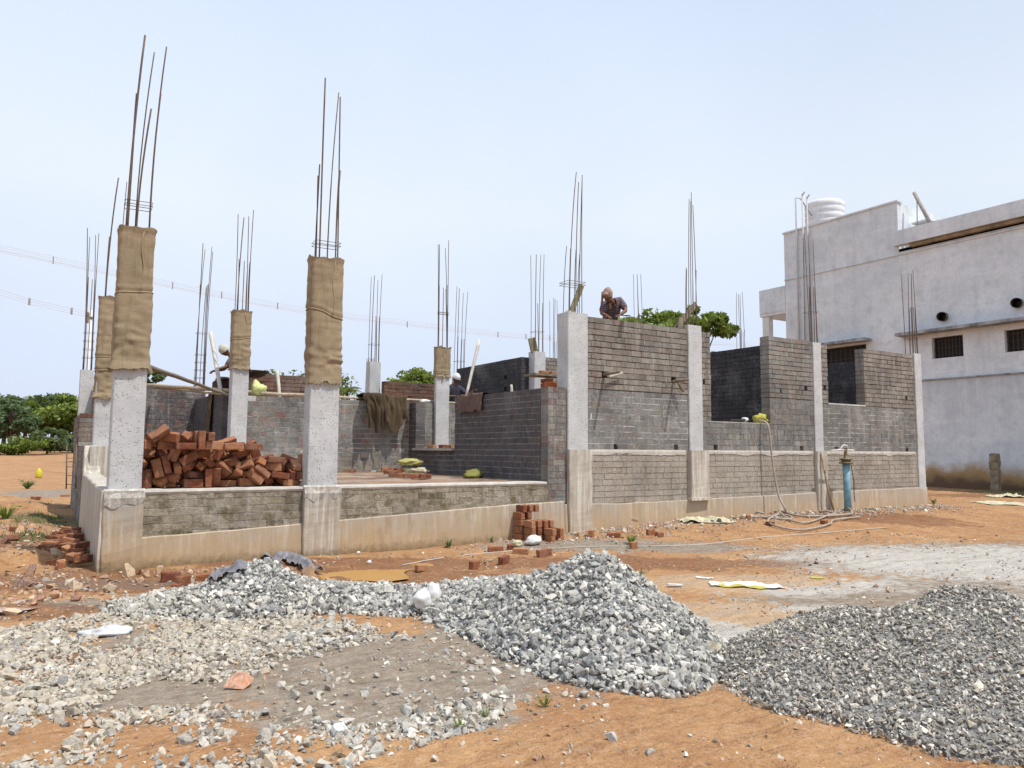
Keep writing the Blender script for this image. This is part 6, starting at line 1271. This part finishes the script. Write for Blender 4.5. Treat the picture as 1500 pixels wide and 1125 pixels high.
    if headgear in ('cloth', 'cap'):
        for i in range(24):
            row = []
            for k in range(11):
                a = 2*math.pi*i/24; ph = (-.15 if headgear == 'cap' else -.05)+(math.pi/2+.1)*k/10; w_ = 1.16+.1*nz(a*2, k*.5, 1, 1)
                row.append(hc-fwd*.006+fwd*(math.cos(ph)*math.cos(a)*.102*w_)+side*(math.cos(ph)*math.sin(a)*.082*w_)+upv*(.018+math.sin(ph)*.118*w_))
            P.append(row)
        hb.grid(P, wrap=True)
        if headgear == 'cloth':
            for s in (1, -1):
                row0 = [[hc-fwd*.07+side*s*(.055+.05*u)+upv*(.05-.34*v)-fwd*(.04*v)+side*.02*nz(u*4, v*5, s, 1) for v in [q_/8 for q_ in range(9)]] for u in (0, .5, 1)]
                hb.grid(row0)
            hb.tube([hc+fwd*.1+upv*.06+side*.02, hc+fwd*.13+upv*.075+side*.07, hc+fwd*.11+upv*.05+side*.12], [.03, .028, .012], 8)
        hbm = hb.build('head_cloth' if headgear == 'cloth' else 'cap', gear_mat, root)
    else:
        for i in range(24):
            row = []
            for k in range(11):
                a = 2*math.pi*i/24; ph = (.25 if math.cos(a) > .2 else -.35)+(math.pi/2-.25)*k/10*(1 if math.cos(a) > .2 else 1.45); w_ = 1.08
                row.append(hc+fwd*(math.cos(ph)*math.cos(a)*.1*w_)+side*(math.cos(ph)*math.sin(a)*.08*w_)+upv*(math.sin(ph)*.12*w_))
            P.append(row)
        hb.grid(P, wrap=True); hb.build('hair', HAIR, root)
    return root
# worker bending over the top of the tall wall
w0 = gY(897, 462, 10.75); X0 = w0.x
def q1(px, py, y): return tuple(gY(px, py, y))
hd = q1(890, 433, 10.62)
J1 = dict(pelvis=(X0+.16, 11.15, 3.78), waist=(X0+.12, 11.02, 3.9), chest=q1(899, 449, 10.86), neck=q1(894, 440, 10.74), jaw=q1(891, 438, 10.66), head=hd, look=(-.45, -.75, -.5),
          sh_l=q1(909, 441, 10.86), el_l=q1(917, 455, 10.62), wr_l=q1(908, 461, 10.48), sh_r=q1(886, 447, 10.86), el_r=q1(881, 459, 10.72), wr_r=q1(890, 463, 10.5),
          hip_l=(X0+.22, 11.12, 3.68), kn_l=(X0+.26, 10.9, 3.29), foot_l=(X0+.24, 11.1, 2.86), hip_r=(X0+.05, 11.12, 3.68), kn_r=(X0+.02, 10.88, 3.29), foot_r=(X0+.02, 11.1, 2.86))
person(J1, 'mason in checked shirt and pinkish head cloth bending over the tall wall', checked('checked_shirt', (.07, .05, .065), (.24, .15, .16), (.2, .18, .2)), M_('dark_trousers', lambda n: m_plain(n, (.05, .045, .05), .2, 9)), 'cloth', M_('pink_towel', lambda n: m_plain(n, (.42, .28, .23), .35, 14, .95, .006)))
sc_ = thing('scaffold_platform', 'plank platform on poles behind the tall wall under the mason', 'scaffold', (9.2, 11.1, 1.46))
mb = MB(); mb.box(8.2, 10.75, 2.81, 10.4, 11.35, 2.86, 0, (1, 1, 1), .004); mb.build('plank', WOOD, sc_)
for x_ in (8.3, 10.3):
    for y_ in (10.85, 11.25): mb = MB(); mb.tube([(x_, y_, 1.46), (x_, y_, 2.81)], .04, 7); mb.build('pole', BAMB, sc_)
mb = MB(); tp_ = Vector(J1['wr_l'])+Vector((0, -.05, 0)); mb.beam(tp_+Vector((0, -.07, -.04)), tp_+Vector((0, -.2, -.05)), .09, .008); mb.tube([tp_+Vector((0, -.04, -.02)), tp_+Vector((0, .06, .0))], .014, 7); tag(mb.build('trowel', DARKF), 'masons trowel in the hand of the worker on the tall wall', 'trowel')
# worker behind the slim column
h2 = gY(327, 512, 17.3); X2 = h2.x
J2 = dict(pelvis=(X2+.42, 17.35, 3.05), waist=(X2+.38, 17.34, 3.2), chest=(X2+.26, 17.32, 3.42), neck=(X2+.14, 17.3, 3.56), jaw=(X2+.08, 17.28, 3.58), head=(X2+.02, 17.26, 3.62), look=(-.75, -.2, -.6),
          sh_l=(X2+.2, 17.14, 3.47), el_l=(X2+.02, 17.08, 3.25), wr_l=(X2-.2, 17.06, 3.16), sh_r=(X2+.24, 17.5, 3.47), el_r=(X2+.08, 17.48, 3.24), wr_r=(X2-.12, 17.4, 3.18),
          hip_l=(X2+.42, 17.24, 2.95), kn_l=(X2+.3, 17.24, 2.55), foot_l=(X2+.38, 17.26, 2.13), hip_r=(X2+.42, 17.46, 2.95), kn_r=(X2+.32, 17.48, 2.55), foot_r=(X2+.42, 17.46, 2.13))
person(J2, 'worker with a pale cap bending left behind the slim burlap wrapped column', M_('slate_shirt', lambda n: m_plain(n, (.14, .15, .19), .4, 12, .9, .006)), M_('maroon_trousers', lambda n: m_plain(n, (.07, .025, .025), .3, 9)), 'cap', M_('pale_cap', lambda n: m_plain(n, (.55, .54, .42), .3, 9)))
sc2 = thing('scaffold_platform', 'plank platform behind the slim column under the second worker', 'scaffold', (3.9, 17.4, .95)); mb = MB(); mb.box(2.6+.8, 17.1, 2.08, 4.9, 17.65, 2.13); mb.box(2.35, 17.1, 2.68+.02, 3.3, 17.6, 2.74) if False else None; mb.build('plank', WOOD, sc2)
for x_ in (3.5, 4.8): mb = MB(); mb.tube([(x_, 17.35, .95), (x_, 17.35, 2.08)], .04, 7); mb.build('pole', BAMB, sc2)
mb = MB(); mb.box(X2-.05, 17.75, 2.35, X2+.5, 18.2, 3.0, 0, (1, 1, 1), .02); mb.lathe((X2+.15, 17.9, 3.0), [(.16, 0), (.19, .05), (.1, .1)], 14); tag(mb.build('water_drum', M_('dark_maroon_drum', lambda n: m_plain(n, (.05, .022, .02), .3, 6))), 'dark maroon drum in front of the bending worker', 'drum')
# worker mostly behind the middle column
h3 = gY(666, 540, 17.4); X3 = h3.x
J3 = dict(pelvis=(X3-.02, 17.45, 2.62), waist=(X3-.02, 17.43, 2.78), chest=(X3-.03, 17.38, 3.03), neck=(X3-.02, 17.34, 3.2), jaw=(X3-.01, 17.32, 3.24), head=(X3-.0, 17.3, 3.33), look=(.5, -.8, -.3),
          sh_l=(X3+.15, 17.36, 3.1), el_l=(X3+.28, 17.2, 2.9), wr_l=(X3+.36, 17.02, 3.0), sh_r=(X3-.2, 17.38, 3.1), el_r=(X3-.26, 17.26, 2.86), wr_r=(X3-.12, 17.05, 2.85),
          hip_l=(X3+.06, 17.45, 2.52), kn_l=(X3+.08, 17.38, 2.06), foot_l=(X3+.08, 17.45, 1.62), hip_r=(X3-.11, 17.45, 2.52), kn_r=(X3-.12, 17.38, 2.06), foot_r=(X3-.12, 17.45, 1.62))
person(J3, 'worker in a white cap almost hidden behind the middle column', M_('navy_shirt', lambda n: m_plain(n, (.05, .05, .07), .3, 12)), M_('grey_trousers', lambda n: m_plain(n, (.08, .08, .085), .2, 9)), 'cap', WHP)
mb = MB(); mb.box(X3-.5, 17.2, 1.46, X3+.5, 17.7, 1.62, 0, (1, 1, 1), .004); tag(mb.build('plank', WOOD), 'low plank under the worker behind the middle column', 'plank')

# ------------------------------------------------------------------ light
SUN = Vector((.52, -1.0, 2.35)).normalized()
el = math.asin(SUN.z); az = math.atan2(SUN.x, SUN.y)
sd_ = bpy.data.lights.new('sun', 'SUN'); sd_.energy = 4.3; sd_.angle = math.radians(.55); sd_.color = (1, .97, .92); so = bpy.data.objects.new('sun', sd_); COL.objects.link(so)
so.rotation_euler = SUN.to_track_quat('Z', 'Y').to_euler(); so.location = (5, -5, 20)
w = bpy.data.worlds.new('World'); sc.world = w; w.use_nodes = True; nt = w.node_tree; bg = nt.nodes['Background']
sky = nt.nodes.new('ShaderNodeTexSky'); sky.sky_type = 'NISHITA'; sky.sun_disc = False; sky.sun_elevation = el; sky.sun_rotation = az; sky.dust_density = 3.5; sky.air_density = 1.0; sky.ozone_density = 1.5
tc = nt.nodes.new('ShaderNodeTexCoord'); sp = nt.nodes.new('ShaderNodeSeparateXYZ'); nt.links.new(tc.outputs['Generated'], sp.inputs[0])
rp = nt.nodes.new('ShaderNodeValToRGB'); e = rp.color_ramp.elements; nt.links.new(sp.outputs[2], rp.inputs[0])
for p_, c_ in ((.0, (7.0, 7.7, 9.4)), (.12, (7.3, 8.2, 10.0)), (.3, (8.2, 9.0, 10.0)), (.6, (6.6, 7.8, 10.0))):
    el_ = e[0] if p_ == 0 else (e[1] if p_ == .12 else e.new(p_)); el_.position = p_; el_.color = (*[v/10 for v in c_], 1)
ml = nt.nodes.new('ShaderNodeVectorMath'); ml.operation = 'SCALE'; ml.inputs[3].default_value = 10.5; nt.links.new(rp.outputs[0], ml.inputs[0])
cn = nt.nodes.new('ShaderNodeTexNoise'); cn.inputs['Scale'].default_value = 1.6; cn.inputs['Detail'].default_value = 4; nt.links.new(tc.outputs['Generated'], cn.inputs['Vector'])
mr = nt.nodes.new('ShaderNodeMapRange'); mr.inputs[1].default_value = .35; mr.inputs[2].default_value = .65; mr.inputs[3].default_value = .86; mr.inputs[4].default_value = .97; nt.links.new(cn.outputs['Fac'], mr.inputs[0])
mx = nt.nodes.new('ShaderNodeMix'); mx.data_type = 'RGBA'; nt.links.new(mr.outputs[0], mx.inputs[0]); nt.links.new(sky.outputs[0], mx.inputs[6]); nt.links.new(ml.outputs[0], mx.inputs[7])
nt.links.new(mx.outputs[2], bg.inputs[0]); bg.inputs[1].default_value = .1
sc.view_settings.view_transform = 'Standard'; sc.view_settings.look = 'None'; sc.view_settings.exposure = 0; sc.view_settings.gamma = 1
sc.cycles.max_bounces = 6; sc.cycles.diffuse_bounces = 3
